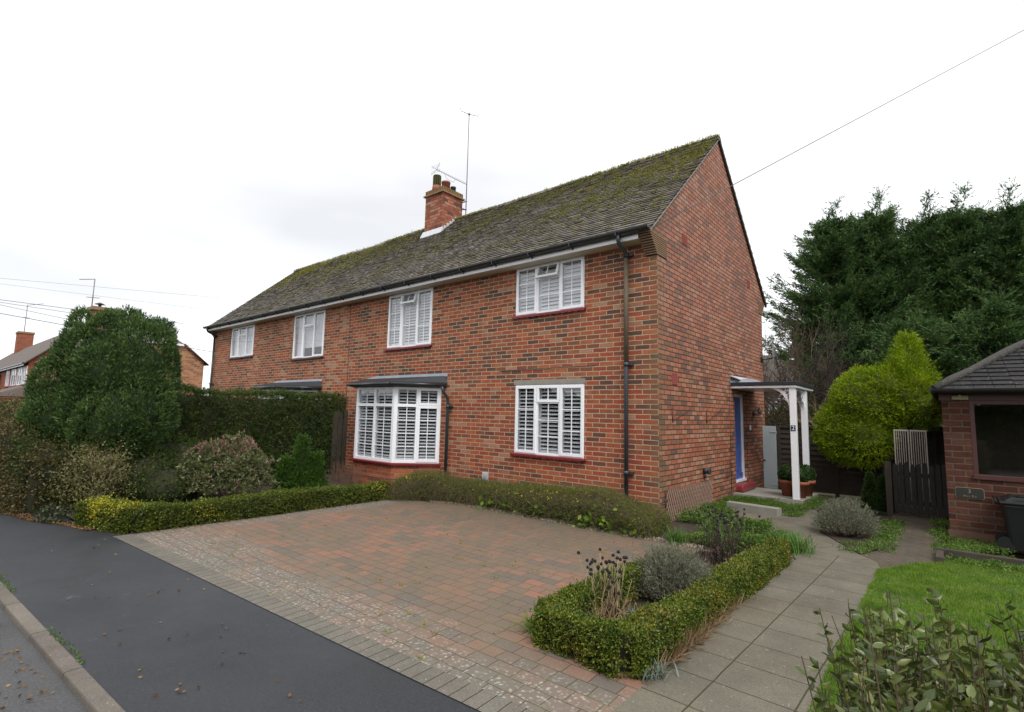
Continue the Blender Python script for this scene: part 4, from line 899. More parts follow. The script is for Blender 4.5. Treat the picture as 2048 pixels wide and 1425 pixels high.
# ------------------------------------------------------------ potted box balls
BOX = [(.018, .05, .012), (.04, .085, .015), (.075, .12, .02)]
boxm = leafmat('box_dark', BOX, .45, .2)
def sphere_pts(n, g=rng): return unit(g.normal(size=(n, 3)))
potlab = ['clipped box ball in terracotta pot behind the near porch post', 'clipped box ball in the right-hand terracotta pot on the porch step', 'clipped box ball in terracotta pot left of the near porch post']
for i, (x, y) in enumerate(((1.23, 4.32), (1.27, 4.74), (.98, 4.42))):
    t_ = thing('potted_box_ball', potlab[i], 'potted plant', (x, y, .125), 'box balls in terracotta pots on the porch step')
    p = MB(); p.lathe((x, y, .127), [(.11, 0), (.165, .27), (.19, .27), (.19, .34), (.165, .34), (.16, .3)], 24); p.build('pot', M['terracotta'], t_)
    U = sphere_pts(900); B_, D_ = sprigs(np.array([x, y, .60])+U*.15, U, .05, 5, .7); o = leaves('foliage', B_, D_, .022, .014, boxm, t_)
    hull('foliage_core', lambda T, Q_: np.stack([x+.15*np.sin(Q_)*np.cos(T), y+.15*np.sin(Q_)*np.sin(T), .60+.15*np.cos(Q_)], 1), 16, 10, boxm, o)

# ------------------------------------------------------------ hedges
def hedge(name, poly, width, hfn, dens, slen, k, ll, lw, mat, label, cat='hedge', disp=.04, z0=0.0, spread=.8, core=None, bulge=.0, corematt=None, wfn=None, group=None, g=rng, under=None):
    pts = [np.array(p, float) for p in poly]; sg = [np.linalg.norm(pts[i+1]-pts[i]) for i in range(len(pts)-1)]; Lh = sum(sg); cum = np.concatenate([[0], np.cumsum(sg)])
    P2 = np.array(pts)
    def at(s_):
        x_ = np.interp(s_, cum, P2[:, 0]); y_ = np.interp(s_, cum, P2[:, 1]); e_ = .08
        dx = np.interp(s_+e_, cum, P2[:, 0])-np.interp(s_-e_, cum, P2[:, 0]); dy = np.interp(s_+e_, cum, P2[:, 1])-np.interp(s_-e_, cum, P2[:, 1])
        l_ = np.hypot(dx, dy)+1e-9; return x_, y_, -dy/l_, dx/l_, dx/l_, dy/l_
    wf = wfn or (lambda s_: width+0*s_)
    def surf(s_, q, shrink=0):                         # q 0..1 around: left side, top, right side
        x_, y_, nx, ny, tx, ty = at(s_); h = hfn(s_)-shrink; w_ = wf(s_)/2-shrink; per = 2*h+2*w_; a = q*per
        u = np.where(a < h, -w_, np.where(a < h+2*w_, a-h-w_, w_)); z = np.where(a < h, a, np.where(a < h+2*w_, h, per-a))
        nu = np.where(a < h, -1.0, np.where(a < h+2*w_, 0, 1.0)); nz = np.where((a >= h) & (a < h+2*w_), 1.0, 0.0)
        # round the shoulders
        cr_ = np.minimum(1, np.minimum(abs(h-z), 9)/(.25*w_+.02)); nz = np.where(nz == 0, (1-cr_)*.8, nz); u = u*(1-.06*(1-cr_))
        u = u*(1+bulge*np.sin(np.clip(z/np.maximum(h, .01), 0, 1)*np.pi))
        P = np.stack([x_+nx*u, y_+ny*u, z0+z], 1); Nn = unit(np.stack([nx*nu, ny*nu, nz], 1)+1e-6); return P, Nn
    hm = float(np.mean(hfn(np.linspace(0, Lh, 20)))); n = int(dens*Lh*(2*hm+width)); s_ = g.uniform(0, Lh, n); q = g.uniform(0, 1, n)
    P, Nn = surf(s_, q)
    ne = int(dens*width*hm)
    for end in (0, Lh):
        x_, y_, nx, ny, tx, ty = at(np.full(ne, end)); u = g.uniform(-.5, .5, ne)*width; z = g.uniform(0, 1, ne)*hfn(np.full(ne, end)); sg_ = -1 if end == 0 else 1
        P = np.concatenate([P, np.stack([x_+nx*u, y_+ny*u, z0+z], 1)]); Nn = np.concatenate([Nn, np.stack([tx*sg_, ty*sg_, 0*tx], 1)])
    for vi in range(1, len(pts)-1):                    # fill the outside of every bend
        d1_, d2_ = (pts[vi]-pts[vi-1])/sg[vi-1], (pts[vi+1]-pts[vi])/sg[vi]; n1_, n2_ = np.array([-d1_[1], d1_[0]]), np.array([-d2_[1], d2_[0]]); sd_ = -1 if d1_[0]*d2_[1]-d1_[1]*d2_[0] > 0 else 1
        ang_ = math.acos(max(-1, min(1, float(n1_@n2_)))); hv = float(hfn(np.array([cum[vi]]))[0]); kq = int(dens*1.3*hv*(ang_*width/2+.12)); tq = g.uniform(-.15, 1.15, kq)[:, None]; nn_ = unit(n1_*(1-tq)+n2_*tq)*sd_
        P = np.concatenate([P, np.c_[pts[vi]+nn_*width/2, z0+g.uniform(0, hv, kq)]]); Nn = np.concatenate([Nn, np.c_[nn_, np.zeros(kq)]])
    P = P+Nn*(fbm(P, 3.2, 11)[:, None]*disp-slen*.35)
    D = Nn+g.normal(size=P.shape)*.45+np.array([0, 0, .35]); B_, Dd = sprigs(P, D, slen*(g.uniform(.35, 1.2, len(P))+1.3*(g.uniform(0, 1, len(P)) < .03)), k, spread, g)
    top = thing(name, label, cat, (float(np.mean(P2[:, 0])), float(np.mean(P2[:, 1])), z0), group)
    o = leaves('foliage', B_, Dd, ll, lw, mat, top, g)
    ss = np.linspace(.03, Lh-.03, max(8, int(Lh*6))); qq = np.linspace(0, 1, 18); S, Qq = np.meshgrid(ss, qq); C_, _ = surf(S.ravel(), Qq.ravel(), slen*.7+.03)
    C_ = C_+fbm(C_, 3.2, 11)[:, None]*disp*.0; nu = len(ss); F = [[i*nu+j, i*nu+j+1, (i+1)*nu+j+1, (i+1)*nu+j] for i in range(len(qq)-1) for j in range(nu-1)]
    V_ = C_; me = raw_mesh('branches', V_, np.array(F))  # solid dark core, not real branches; colour stands for shade inside the hedge
    co_ = mesh_obj('branches', me, corematt or mat, top)
    for j in (0, nu-1): e2 = MB(); e2.poly([tuple(V_[i*nu+j]) for i in range(len(qq))]); e2.build('core_end', corematt or mat, co_)
    return top
boxh = leafmat('box_hedge', [(0.022, 0.039, 0.007), (0.066, 0.099, 0.013), (0.132, 0.165, 0.020), (0.220, 0.231, 0.033)], .5, .25, patch=((.50, .46, .035), .60, .70, 1.3), psc=4)
hcore = plain('hedge_inner_shade', (.03, .03, .014), 1, var=.5, sc=20)  # inner shade of the plants painted as a dark base colour
hedge('low_box_hedge', [(-6.1, -6.3), (-5.2, -5.98), (-5.1, -5.8), (-5.1, -1.75)], .33, lambda s_: .33-.03*np.clip(s_/5, 0, 1)+.015*np.sin(s_*2.3), 2300, .05, 6, .026, .017, boxh, 'low clipped box hedge with yellow patches along the left edge of the drive', disp=.025, corematt=hcore)
boxu = leafmat('box_bed', [(0.020, 0.042, 0.007), (0.066, 0.110, 0.013), (0.154, 0.198, 0.022), (0.297, 0.275, 0.039)], .5, .25, patch=((.24, .21, .035), .52, .70, 2.4), psc=5)
hedge('box_bed_edging', [(1.30, -2.9), (1.22, -3.7), (1.2, -4.72), (1.28, -4.84), (1.84, -4.88), (1.94, -4.8), (1.99, -2.9), (2.04, -1.0)], .21, lambda s_: .26+.015*np.sin(s_*3), 3600, .045, 7, .021, .013, boxu, 'U-shaped low box hedge edging the bed beside the slab path', disp=.03, corematt=hcore)
yew = leafmat('yew_hedge', [(0.019, 0.038, 0.009), (0.038, 0.070, 0.012), (0.074, 0.115, 0.018), (0.135, 0.149, 0.027)], .6, .2, psc=1.5)
hedge('yew_hedge', [(-9.75, -.15), (-9.8, -6.6)], .75, lambda s_: 2.12+.02*np.sin(s_*1.9), 560, .12, 9, .055, .014, yew, 'tall dark clipped yew hedge dividing the two front gardens', disp=.07, corematt=hcore)
hedge('mixed_hedge', [(-7.6, -6.45), (-9.5, -6.75), (-19, -7.35)], 1.0, lambda s_: np.interp(s_, [0, .5, 1.4, 3, 14], [.85, 1.2, 1.5, 1.68, 1.72]), 420, .14, 6, .045, .022, leafmat('mixed_hedge', [(0.057, 0.040, 0.011), (0.086, 0.081, 0.018), (0.138, 0.115, 0.040), (0.172, 0.115, 0.063), (0.218, 0.207, 0.138)], .5, .25, psc=2, patch=((.05, .075, .015), .5, .62, 1.2)), 'brown and green untidy hedge beside the pavement at the left', disp=.09, corematt=hcore)
# winter jasmine hedge: fine arching stems with sparse leaves
JP = np.array([(-4.98, -1.55), (-4.45, -1.05), (-3.6, -.72), (-1.8, -.68), (-.1, -.68), (.32, -.72)]); jc = np.concatenate([[0], np.cumsum(np.linalg.norm(np.diff(JP, axis=0), axis=1))])
jh = lambda s_: np.interp(s_, [0, .4, .8, 1.3, 2.2, 3.2, 4.6, 5.6], [.32, .48, .50, .39, .38, .42, .52, .24])
jas = hedge('winter_jasmine_hedge', [tuple(p_) for p_ in JP], .72, jh, 1500, .09, 4, .03, .007, leafmat('jasmine', [(.05, .065, .014), (.09, .115, .02), (.15, .16, .03), (.12, .10, .03)], .8, .2, psc=2, patch=((.15, .16, .02), .62, .74, 3)), 'rounded brown-green twiggy jasmine hedge under the ground-floor window', disp=.05, corematt=plain('jasmine_inner', (.05, .04, .02), 1, var=.5, sc=20), bulge=.1)
g = np.random.default_rng(21); n = 7500; s_ = g.uniform(0, jc[-1], n); px_ = np.interp(s_, jc, JP[:, 0]); py_ = np.interp(s_, jc, JP[:, 1]); hh = jh(s_)
th = g.uniform(0, np.pi, n); P_ = np.stack([px_+g.normal(0, .04, n), py_-.36*np.cos(th), hh*(.05+.93*np.sin(th)**.6)], 1)
Dn = np.stack([g.normal(0, .8, n), -np.cos(th)*.7+g.normal(0, .3, n), g.normal(-.3, .7, n)], 1); L1 = g.uniform(.08, .26, n)[:, None]
segs('stems', P_, P_+unit(Dn)*L1, .0024, .0015, plain('jasmine_stem', (.13, .105, .05), .9, var=.5, sc=9), jas)
n = 520; s_ = g.uniform(.3, jc[-1], n); kk = (fbm(np.stack([s_, 0*s_, 0*s_], 1), 2.5, 2) > g.uniform(-1, 1, n)); s_ = s_[kk]; n = len(s_)
P_ = np.stack([np.interp(s_, jc, JP[:, 0]), np.interp(s_, jc, JP[:, 1])-g.uniform(.1, .38, n), jh(s_)*g.uniform(.7, 1.03, n)], 1)
tag(leaves('flowers', P_, g.normal(size=P_.shape)+np.array([0, -.5, .5]), .028, .024, plain('yellow_flower', (.55, .48, .02), .6), jas, g), kind='stuff')
P_ = []
for cxx in (-2.9, -2.35, -1.75, -1.1, -.75, -.55, -.3, .05): P_ += [(cxx+g.normal(0, .12), -1.08+g.normal(0, .05), abs(g.normal(.12, .12))) for _ in range(24)]
P_ = np.array(P_); ivm = leafmat('broad_leaf', [(.05, .10, .012), (.12, .20, .02), (.28, .33, .05)], .4, .3)
leaves('broad_leaves', P_, g.normal(size=P_.shape)*.5+np.array([0, -.8, .1]), .085, .07, ivm, jas, g, 1)

# ------------------------------------------------------------ blobs: surface points of a union of ellipsoids
def blob_pts(lobes, n, g=rng, inside=.93, skip=0):
    vol = np.array([(l[3]*l[4]+l[4]*l[5]+l[3]*l[5]) for l in lobes]); vol[:skip] = 0; cnt = (vol/vol.sum()*n).astype(int); Ps, Ns = [], []
    for i, l in enumerate(lobes):
        U = sphere_pts(cnt[i], g); r_ = np.array(l[3:6]); c0 = np.array(l[:3]); P = c0+U*r_; Nn = unit(U/r_); ok = np.ones(len(P), bool)
        for j, k in enumerate(lobes):
            if j != i: ok &= (((P-np.array(k[:3]))/np.array(k[3:6]))**2).sum(1) > inside**2
        Ps.append(P[ok]); Ns.append(Nn[ok])
    return np.concatenate(Ps), np.concatenate(Ns)
def cores(lobes, mat, parent, sc=.82, name='branches'):  # solid ellipsoids behind the leaves, coloured dark for the shade within
    b_ = MB()
    for l in lobes:
        n_, m_ = 16, 10
        for i in range(m_):
            for j in range(n_):
                q = []
                for (a, c_) in ((i, j), (i+1, j), (i+1, j+1), (i, j+1)):
                    ph, th_ = math.pi*a/m_, 2*math.pi*c_/n_; q.append((l[0]+l[3]*sc*math.sin(ph)*math.cos(th_), l[1]+l[4]*sc*math.sin(ph)*math.sin(th_), l[2]+l[5]*sc*math.cos(ph)))
                b_.poly(q, True)
    return b_.build(name, mat, parent)
# the big rounded shrub: many upright tufts
g = np.random.default_rng(5)
big = thing('rounded_pine_shrub', 'huge rounded dark green conifer shrub at the left garden corner', 'shrub', (-8.25, -5.65, 0))
RV = np.array([.765, .644, 0]); FVv = np.array([-.644, .765, 0])     # picture-right and picture-depth on the ground
def at2(a, d_, z): p_ = np.array([-8.25, -5.65, 0])+RV*(a-.22)+FVv*d_; return [p_[0], p_[1], z]
lob = []
for (a, d_, z, r, rz_) in ((-.1, .1, 2.42, .8, .95), (.25, .1, 2.34, .98, .92), (-.3, .1, 2.28, .82, .9), (-.62, -.1, 1.85, .55, .65), (-.6, -.3, 1.42, .45, .5), (.55, -.1, 1.6, .75, .72), (.6, 0, 2.35, .55, .75), (0, 0, 1.6, .7, .6), (.45, -.3, 1.35, .5, .45)): lob.append(at2(a*.84+.05, d_, z)+[r*.86, r*.86, rz_])
for _ in range(430):
    i = g.integers(0, 9); l = lob[i]; u = unit(g.normal(size=(1, 3)))[0]
    if u@np.array([-.976, .215, 0]) > .45: continue
    u[2] = u[2]*.9+.05; r = g.uniform(.12, .21); lob.append([l[0]+u[0]*l[3]*.98, l[1]+u[1]*l[4]*.98, l[2]+u[2]*l[5]*.98, r, r, r*g.uniform(1.5, 2.4)])
P_, Nn = blob_pts(lob, 135000, g, .95)
D_ = Nn*.8+np.array([0, 0, .9])+g.normal(size=P_.shape)*.18
B_, Dd = sprigs(P_-Nn*.02, D_, .08*g.uniform(.5, 1.7, len(P_)), 6, .42, g)
leaves('foliage', B_, Dd, .07, .016, leafmat('pine_shrub', [(0.023, 0.052, 0.016), (0.048, 0.098, 0.025), (0.092, 0.155, 0.037), (0.149, 0.207, 0.052)], .55, .15, psc=2.2), big, g)
cores(lob[:9], plain('pine_inner_shade', (.026, .045, .016), 1, var=.5, sc=20), big, .8)
p = MB(); c0 = at2(.35, .1, 0); p.tube([c0, at2(.4, .1, .7), at2(.3, .1, 1.4)], [.1, .085, .07], 8); p.tube([at2(-.3, .1, 0), at2(-.45, .1, .8), at2(-.6, 0, 1.5)], [.07, .06, .05], 8); p.build('trunk', plain('reddish_bark', (.085, .035, .025), .9, var=.4, sc=9), big)

def shrub_twigs(name, base, n, h, spr, r0, mat, parent, g, lev=3, up_=.9):
    A, Bq, ra, rb_ = [], [], [], []
    def grow(p_, d_, L_0, r_, l_):
        k = 3; q = p_
        for i in range(k):
            d_ = unit((d_+g.normal(size=3)*.16+np.array([0, 0, .05]))[None])[0]; q2 = q+d_*L_0/k; A.append(q); Bq.append(q2); ra.append(r_*(1-i*.15)); rb_.append(r_*(1-(i+1)*.15)); q = q2
            if l_ > 0 and i > 0 or (l_ > 0 and g.uniform() < .5):
                for _ in range(g.integers(1, 3)): grow(q, unit((d_+g.normal(size=3)*spr)[None])[0], L_0*g.uniform(.5, .75), r_*.6, l_-1)
    for _ in range(n):
        b0 = np.array(base)+np.array([g.normal(0, .06), g.normal(0, .06), 0]); grow(b0, unit(np.array([[g.normal(0, spr*.7), g.normal(0, spr*.7), up_]]))[0], h*.5, r0, lev)
    o = segs(name, A, Bq, ra, rb_, mat, parent, 4); return np.array(A), np.array(Bq), o
# twiggy shrub with pale stems
g = np.random.default_rng(8)
ts = thing('twiggy_shrub', 'straggly shrub with bare pale branches and few leaves behind the yellow hedge corner', 'shrub', (-7.2, -5.9, 0))
A1, B1_, _ = shrub_twigs('branches', (-7.2, -5.95, 0), 5, 1.1, .42, .015, M['twigpale'], ts, g, 3)
A2, B2_, _ = shrub_twigs('branches', (-7.75, -6.05, 0), 4, 1.0, .45, .014, M['twigpale'], ts, g, 3)
P_ = np.concatenate([B1_, B2_]); P_ = P_[g.integers(0, len(P_), 6500)]+g.normal(size=(6500, 3))*.07
P_ = np.concatenate([P_, np.array([-7.45, -6.0, .35])+g.normal(size=(5200, 3))*np.array([.4, .25, .24])]); P_ = P_[P_[:, 2] > .02]
leaves('foliage', P_, g.normal(size=P_.shape)+np.array([0, 0, .3]), .045, .022, leafmat('twiggy_leaf', [(.05, .06, .015), (.10, .11, .02), (.17, .16, .06), (.25, .22, .16)], .5, .25), ts, g)
# dark yew growing under the pine shrub
g = np.random.default_rng(9); uy = thing('spreading_yew', 'low dark spreading yew under the rounded shrub behind the drive hedge', 'shrub', (-7.6, -4.9, 0))
lobs = [[-7.9, -5.2, .4, .7, .6, .55], [-7.4, -4.9, .25, .6, .6, .4], [-8.3, -4.6, .5, .7, .7, .6]]
P_, Nn = blob_pts(lobs, 3800, g); P_ = P_[P_[:, 2] > 0]; Nn = Nn[-len(P_):] if len(Nn) != len(P_) else Nn
B_, Dd = sprigs(P_, g.normal(size=P_.shape)*.5+np.array([.3, -.3, .2]), .16, 9, .5, g); leaves('foliage', B_, Dd, .05, .014, yew, uy, g); cores(lobs, hcore, uy, .85)
# photinia
g = np.random.default_rng(10); ph = thing('variegated_shrub', 'pink-tipped variegated shrub in front of the yew hedge', 'shrub', (-7.0, -4.2, 0))
pc = np.array([-6.95, -4.1, 0]); _, B1_, _ = shrub_twigs('branches', tuple(pc), 11, 1.05, .6, .012, M['twig'], ph, g, 3, .75)
U = sphere_pts(2100, g); U[:, 2] = abs(U[:, 2])*1.0; rr = g.uniform(.45, 1.0, len(U))**.6*(1+.22*fbm(U*1.5, 2.2, 14)); P_ = pc+np.array([0, 0, .22])+U*np.array([.74, .74, .84])*rr[:, None]
P_ = np.concatenate([P_, B1_[g.integers(0, len(B1_), 500)]]); out = unit(P_-(pc+np.array([0, 0, .2])))
B_, Dd = sprigs(P_, out+np.array([0, 0, .35]), .07, 9, .75, g, .3)
leaves('foliage', B_, Dd, .062, .021, leafmat('variegated_leaf', [(.05, .07, .018), (.10, .125, .035), (.20, .22, .10), (.38, .37, .24)], .4, .25, psc=5), ph, g)
sel = (P_[:, 2] > .85) & (g.uniform(0, 1, len(P_)) < .38) | (g.uniform(0, 1, len(P_)) < .04); B_, Dd = sprigs(P_[sel], out[sel]+np.array([0, 0, .7]), .08, 8, .5, g, .5)
leaves('young_leaves', B_, Dd, .06, .019, leafmat('pink_leaf', [(.22, .08, .09), (.38, .15, .17), (.42, .28, .25)], .4, .25), ph, g)
# little green conifer (three spires)
def spire(parent, cx, cy, h, r, n, mat, g, z0=0.0, ll=.05, lw=.012, up_=1.1, k=10, sl_=.11):
    t_ = g.uniform(0, 1, n)**1.25; a = g.uniform(0, 6.283, n); rr = r*(1-t_)**.8*(1+.22*np.sin(a*5+t_*9))*g.uniform(.75, 1.05, n)
    P = np.stack([cx+rr*np.cos(a), cy+rr*np.sin(a), z0+t_*h], 1); D = np.stack([np.cos(a), np.sin(a), np.full(n, up_)], 1)+g.normal(size=(n, 3))*.25
    return sprigs(P, D, sl_*g.uniform(.6, 1.3, n), k, .45, g)
g = np.random.default_rng(11); sc_ = thing('small_conifer', 'small bright green pointed conifer behind the drive hedge near the bay', 'conifer', (-7.0, -2.55, 0))
Bs, Ds = [], []
for (cx_, cy_, h_, r_) in ((-7.0, -2.55, 1.13, .2), (-7.2, -2.78, .66, .16), (-6.84, -2.3, .76, .18), (-6.95, -2.5, .42, .36)): b1, d1 = spire(None, cx_, cy_, h_, r_, 800, None, g, sl_=.15); Bs.append(b1); Ds.append(d1)
grn = leafmat('green_conifer', [(.03, .07, .012), (.055, .12, .015), (.10, .19, .02)], .55, .25, psc=3)
leaves('foliage', np.concatenate(Bs), np.concatenate(Ds), .05, .013, grn, sc_, g)
p = MB(); p.tube([(-7.0, -2.55, 0), (-7.0, -2.55, .9)], [.03, .01], 6); p.tube([(-6.95, -2.5, 0), (-6.95, -2.5, .5)], [.2, .05], 8); p.build('trunk', hcore, sc_)
# dried canes by the bay
g = np.random.default_rng(12); dc = thing('dried_canes', 'bundle of dead reddish canes standing against the bay window brickwork', 'dead plant', (-7.9, -.95, 0))
n = 110; P0 = np.stack([g.uniform(-8.2, -7.0, n), g.uniform(-1.15, -.9, n), np.zeros(n)], 1); segs('canes', P0, P0+np.stack([g.normal(0, .05, n), g.normal(0, .04, n), g.uniform(.25, .5, n)], 1), .004, .003, plain('cane', (.20, .10, .065), .9, var=.4, sc=20), dc)
# lavenders
def lavender(c, r, h, label, g, seed):
    t_ = thing('lavender_bush', label, 'lavender', (c[0], c[1], 0), 'grey lavender bushes')
    U = sphere_pts(2600, g); U[:, 2] = abs(U[:, 2]); rr = g.uniform(.55, 1, len(U)); P = np.array([c[0], c[1], .06])+U*np.array([r, r, h])*rr[:, None]*(1+.12*fbm(U*2, 2, seed))[:, None]
    B, D = sprigs(P, U+np.array([0, 0, .8])+g.normal(size=P.shape)*.3, .07, 8, .45, g)
    leaves('foliage', B, D, .035, .0055, leafmat('lavender_leaf%d' % seed, [(.08, .085, .05), (.14, .15, .095), (.22, .23, .16), (.17, .12, .09)], .8, .15, psc=6), t_, g)
    n = 900; a = g.uniform(0, 6.28, n); q = g.uniform(.3, 1, n); P1 = np.stack([c[0]+r*.9*np.cos(a)*q, c[1]+r*.9*np.sin(a)*q, h*.45*g.uniform(.2, 1, n)], 1); P0 = np.stack([c[0]+r*.3*np.cos(a), c[1]+r*.3*np.sin(a), 0*a], 1)
    segs('stems', P0, P1, .003, .002, plain('lav_stem%d' % seed, (.14, .075, .055), .9, var=.5, sc=9), t_)
lavender((1.60, -3.25), .36, .42, 'grey-brown lavender bush inside the U-shaped box bed', np.random.default_rng(13), 1)
lavender((2.42, 1.45), .43, .45, 'silver-green lavender bush in the dark bed beside the slab path', np.random.default_rng(14), 2)
# echinacea seed heads
def seedheads(c, sp, n, h, label, g, dark):
    t_ = thing('seed_head_clump', label, 'dead plant', (c[0], c[1], 0), 'clumps of dead coneflowers')
    P0 = np.stack([c[0]+g.normal(0, sp[0]*.6, n), c[1]+g.normal(0, sp[1]*.6, n), np.zeros(n)], 1); P1 = P0+np.stack([g.normal(0, sp[0]*.6, n), g.normal(0, sp[1]*.5, n), h*g.uniform(.65, 1.1, n)], 1); Pm_ = (P0+P1)/2+g.normal(size=P0.shape)*.03
    mh = M.get('seed') or plain('seed_black', (.012, .010, .011), .95); M['seed'] = mh
    for a_, m_, p_ in zip(P0, Pm_, P1):
        b_ = MB(); b_.tube([a_, m_, p_], [.0035, .003, .0025], 4); r = g.uniform(.012, .018); k0 = len(b_.f)
        b_.lathe(tuple(p_-np.array([0, 0, .012])), [(r*.4, 0), (r, .006), (r*1.05, .014), (r*.7, .024), (r*.1, .029)], 7)
        o_ = b_.build('flower_stalk', [M['twigdark'] if dark else M['twigpale'], mh], t_); mi = [0]*k0+[1]*(len(b_.f)-k0); o_.data.polygons.foreach_set('material_index', mi)
    k = 260 if dark else 160; P = np.stack([c[0]+g.normal(0, sp[0]*.7, k), c[1]+g.normal(0, sp[1]*.7, k), g.uniform(.0, h*.5, k)], 1)
    leaves('withered_leaves', P, g.normal(size=P.shape)+np.array([0, 0, -.5]), .07, .016, plain('withered%d' % dark, (.075, .045, .03) if dark else (.22, .14, .08), .95, var=.6, sc=9), t_, g)
seedheads((1.36, -4.15), (.13, .16), 44, .50, 'clump of black seed heads on pale stalks at the front of the box bed', np.random.default_rng(15), 0)
seedheads((1.5, -1.5), (.2, .3), 76, .58, 'dark thicket of dead coneflower stalks at the far end of the box bed', np.random.default_rng(16), 1)
# blades: grasses and tufts
def blades(name, label, cat, c, sp, n, L0, w_, mat, g, lean=.6, kind=None, z=0.0, shape='box', thin_=False):
    if shape == 'box': P = np.stack([c[0]+g.uniform(-1, 1, n)*sp[0], c[1]+g.uniform(-1, 1, n)*sp[1], np.full(n, z)], 1)
    else: P = np.stack([c[0]+g.normal(0, sp[0]*.5, n), c[1]+g.normal(0, sp[1]*.5, n), np.full(n, z)], 1)
    o = leaves(name, P, g.normal(size=P.shape)*lean+np.array([0, 0, 1]), L0, w_, mat, None, g); tag(o, label, cat, kind=kind); return o
straw = leafmat('straw', [(.14, .085, .045), (.26, .17, .09), (.38, .28, .16)], .8, .25)
g = np.random.default_rng(17)
def arching(name, label, cat, c, n, L0, w_, mat, g, sp=.05, rise=1.0, out_=.8):
    a = g.uniform(0, 6.28, n); L1 = L0*g.uniform(.6, 1.2, n); P0 = np.stack([c[0]+g.normal(0, sp, n), c[1]+g.normal(0, sp, n), np.full(n, .01)], 1); V_, F_ = [], []
    k = 4; dx, dy = np.cos(a), np.sin(a); o_ = g.uniform(.3, 1.2, n)*out_
    pts = []
    for i in range(k+1):
        t_ = i/k; pts.append(P0+np.stack([dx*o_*t_**1.4*L1, dy*o_*t_**1.4*L1, L1*rise*(t_-.45*t_**2.2*o_)], 1))
    sd_ = np.stack([-dy, dx, 0*dx], 1)
    V_ = np.stack([q for i in range(k+1) for q in (pts[i]-sd_*w_/2*(1-i/k*.85), pts[i]+sd_*w_/2*(1-i/k*.85))], 1).reshape(-1, 3)
    F_ = (np.arange(n)[:, None, None]*(2*k+2)+np.array([[2*i, 2*i+1, 2*i+3, 2*i+2] for i in range(k)])[None]).reshape(-1, 4)
    o = mesh_obj(name, raw_mesh(name, V_, F_), mat); return tag(o, label, cat)
arching('dry_grass_tuft', 'straw-coloured arching grass tuft in the near corner of the box bed', 'dead plant', (1.55, -4.45), 90, .38, .007, straw, g, .09, .9, 1.0)
n = 520; yy = np.concatenate([g.normal(-4.3, .28, n//2), g.uniform(-4.7, -2.9, n-n//2)]); P_ = np.stack([2.09+g.normal(0, .025, n), yy, np.full(n, .01)], 1)
o = leaves('dead_grass_fringe', P_, np.stack([g.normal(.35, .4, n), g.normal(0, .6, n), g.uniform(.15, 1.1, n)], 1), .15, .009, straw, None, g); tag(o, 'dead straw grass fringe between box hedge and slab path', 'grass', kind='stuff')
strap = leafmat('strap_leaf', [(.04, .11, .015), (.08, .18, .025), (.13, .25, .04)], .45, .3)
arching('strap_leaf_clump', 'bright green strap-leaved clump at the end of the jasmine hedge', 'plant', (.70, -1.0), 150, .24, .012, strap, g, .07)
arching('strap_leaf_clump', 'long green strap-leaved clump at the path bend below the step', 'plant', (2.05, -.28), 230, .26, .012, strap, g, .12)
arching('strap_leaf_clump', 'spreading strap-leaved clump between the dead stalks and the slab path', 'plant', (1.85, .15), 200, .22, .012, strap, g, .14)
silver = leafmat('silver', [(.10, .15, .12), (.18, .24, .20), (.26, .32, .28)], .7, .2)
arching('silver_plant', 'silvery blue-green plant inside the near corner of the box bed', 'plant', (1.62, -4.05), 90, .13, .016, silver, g, .06)
arching('silver_plant', 'silvery plant spilling from the hedge corner onto the slab path', 'plant', (2.09, -4.78), 80, .13, .014, silver, g, .05, .8)
arching('corner_weed', 'ragged green weed at the outer left corner of the box bed', 'plant', (1.06, -4.72), 70, .2, .02, ivm, g, .06, .6, 1.2)
# ground cover
gc = leafmat('ground_cover', [(.035, .075, .012), (.075, .15, .018), (.13, .22, .03), (.20, .25, .08)], .6, .3, psc=3)
def cover(name, label, boxes, n, ll, lw, mat, g, h=.12, lift=.5):
    Ps = []
    for (x0, x1, y0, y1) in boxes: k = int(n*(x1-x0)*(y1-y0)); Ps.append(np.stack([g.uniform(x0, x1, k), g.uniform(y0, y1, k)], 1))
    Q_ = np.concatenate(Ps); Q_ = Q_+g.normal(size=Q_.shape)*.05; Q_ = Q_[fbm(np.c_[Q_, 0*Q_[:, 0]], 5, 12) > g.normal(-.25, .3, len(Q_))]; z_ = h*np.clip(.55+.6*fbm(np.c_[Q_, 0*Q_[:, 0]], 4, 3), .05, 1.3)*g.uniform(.1, 1, len(Q_)); P = np.c_[Q_, z_]
    o = leaves(name, P, g.normal(size=P.shape)*.6+np.array([0, 0, lift]), ll, lw, mat, None, g); return tag(o, label, 'ground cover', kind='stuff')
cover('ground_cover', 'mid-green ground cover in the bed by the gable corner', [(.75, 1.45, -.85, .95), (1.3, 1.95, -1.0, .2), (1.0, 1.4, .6, 1.2), (.1, .75, .5, 1.5)], 9000, .04, .02, gc, g, .20)
cover('ground_cover', 'green mossy cover growing round the porch slab and garden step', [(.02, 1.25, 2.68, 3.80), (1.27, 1.55, 2.5, 3.80), (1.4, 1.62, 3.6, 4.9), (.0, .3, 1.7, 2.6), (.0, .22, 3.5, 3.85)], 15000, .03, .012, gc, g, .17)
cover('ground_cover', 'patchy weeds beside the brick garden path', [(2.75, 3.05, .6, 3.4), (3.5, 4.3, 1.1, 2.45), (3.45, 3.66, 2.5, 4.2), (3.6, 4.9, .55, .97), (2.5, 2.8, .25, .8)], 5200, .035, .014, gc, g, .07)
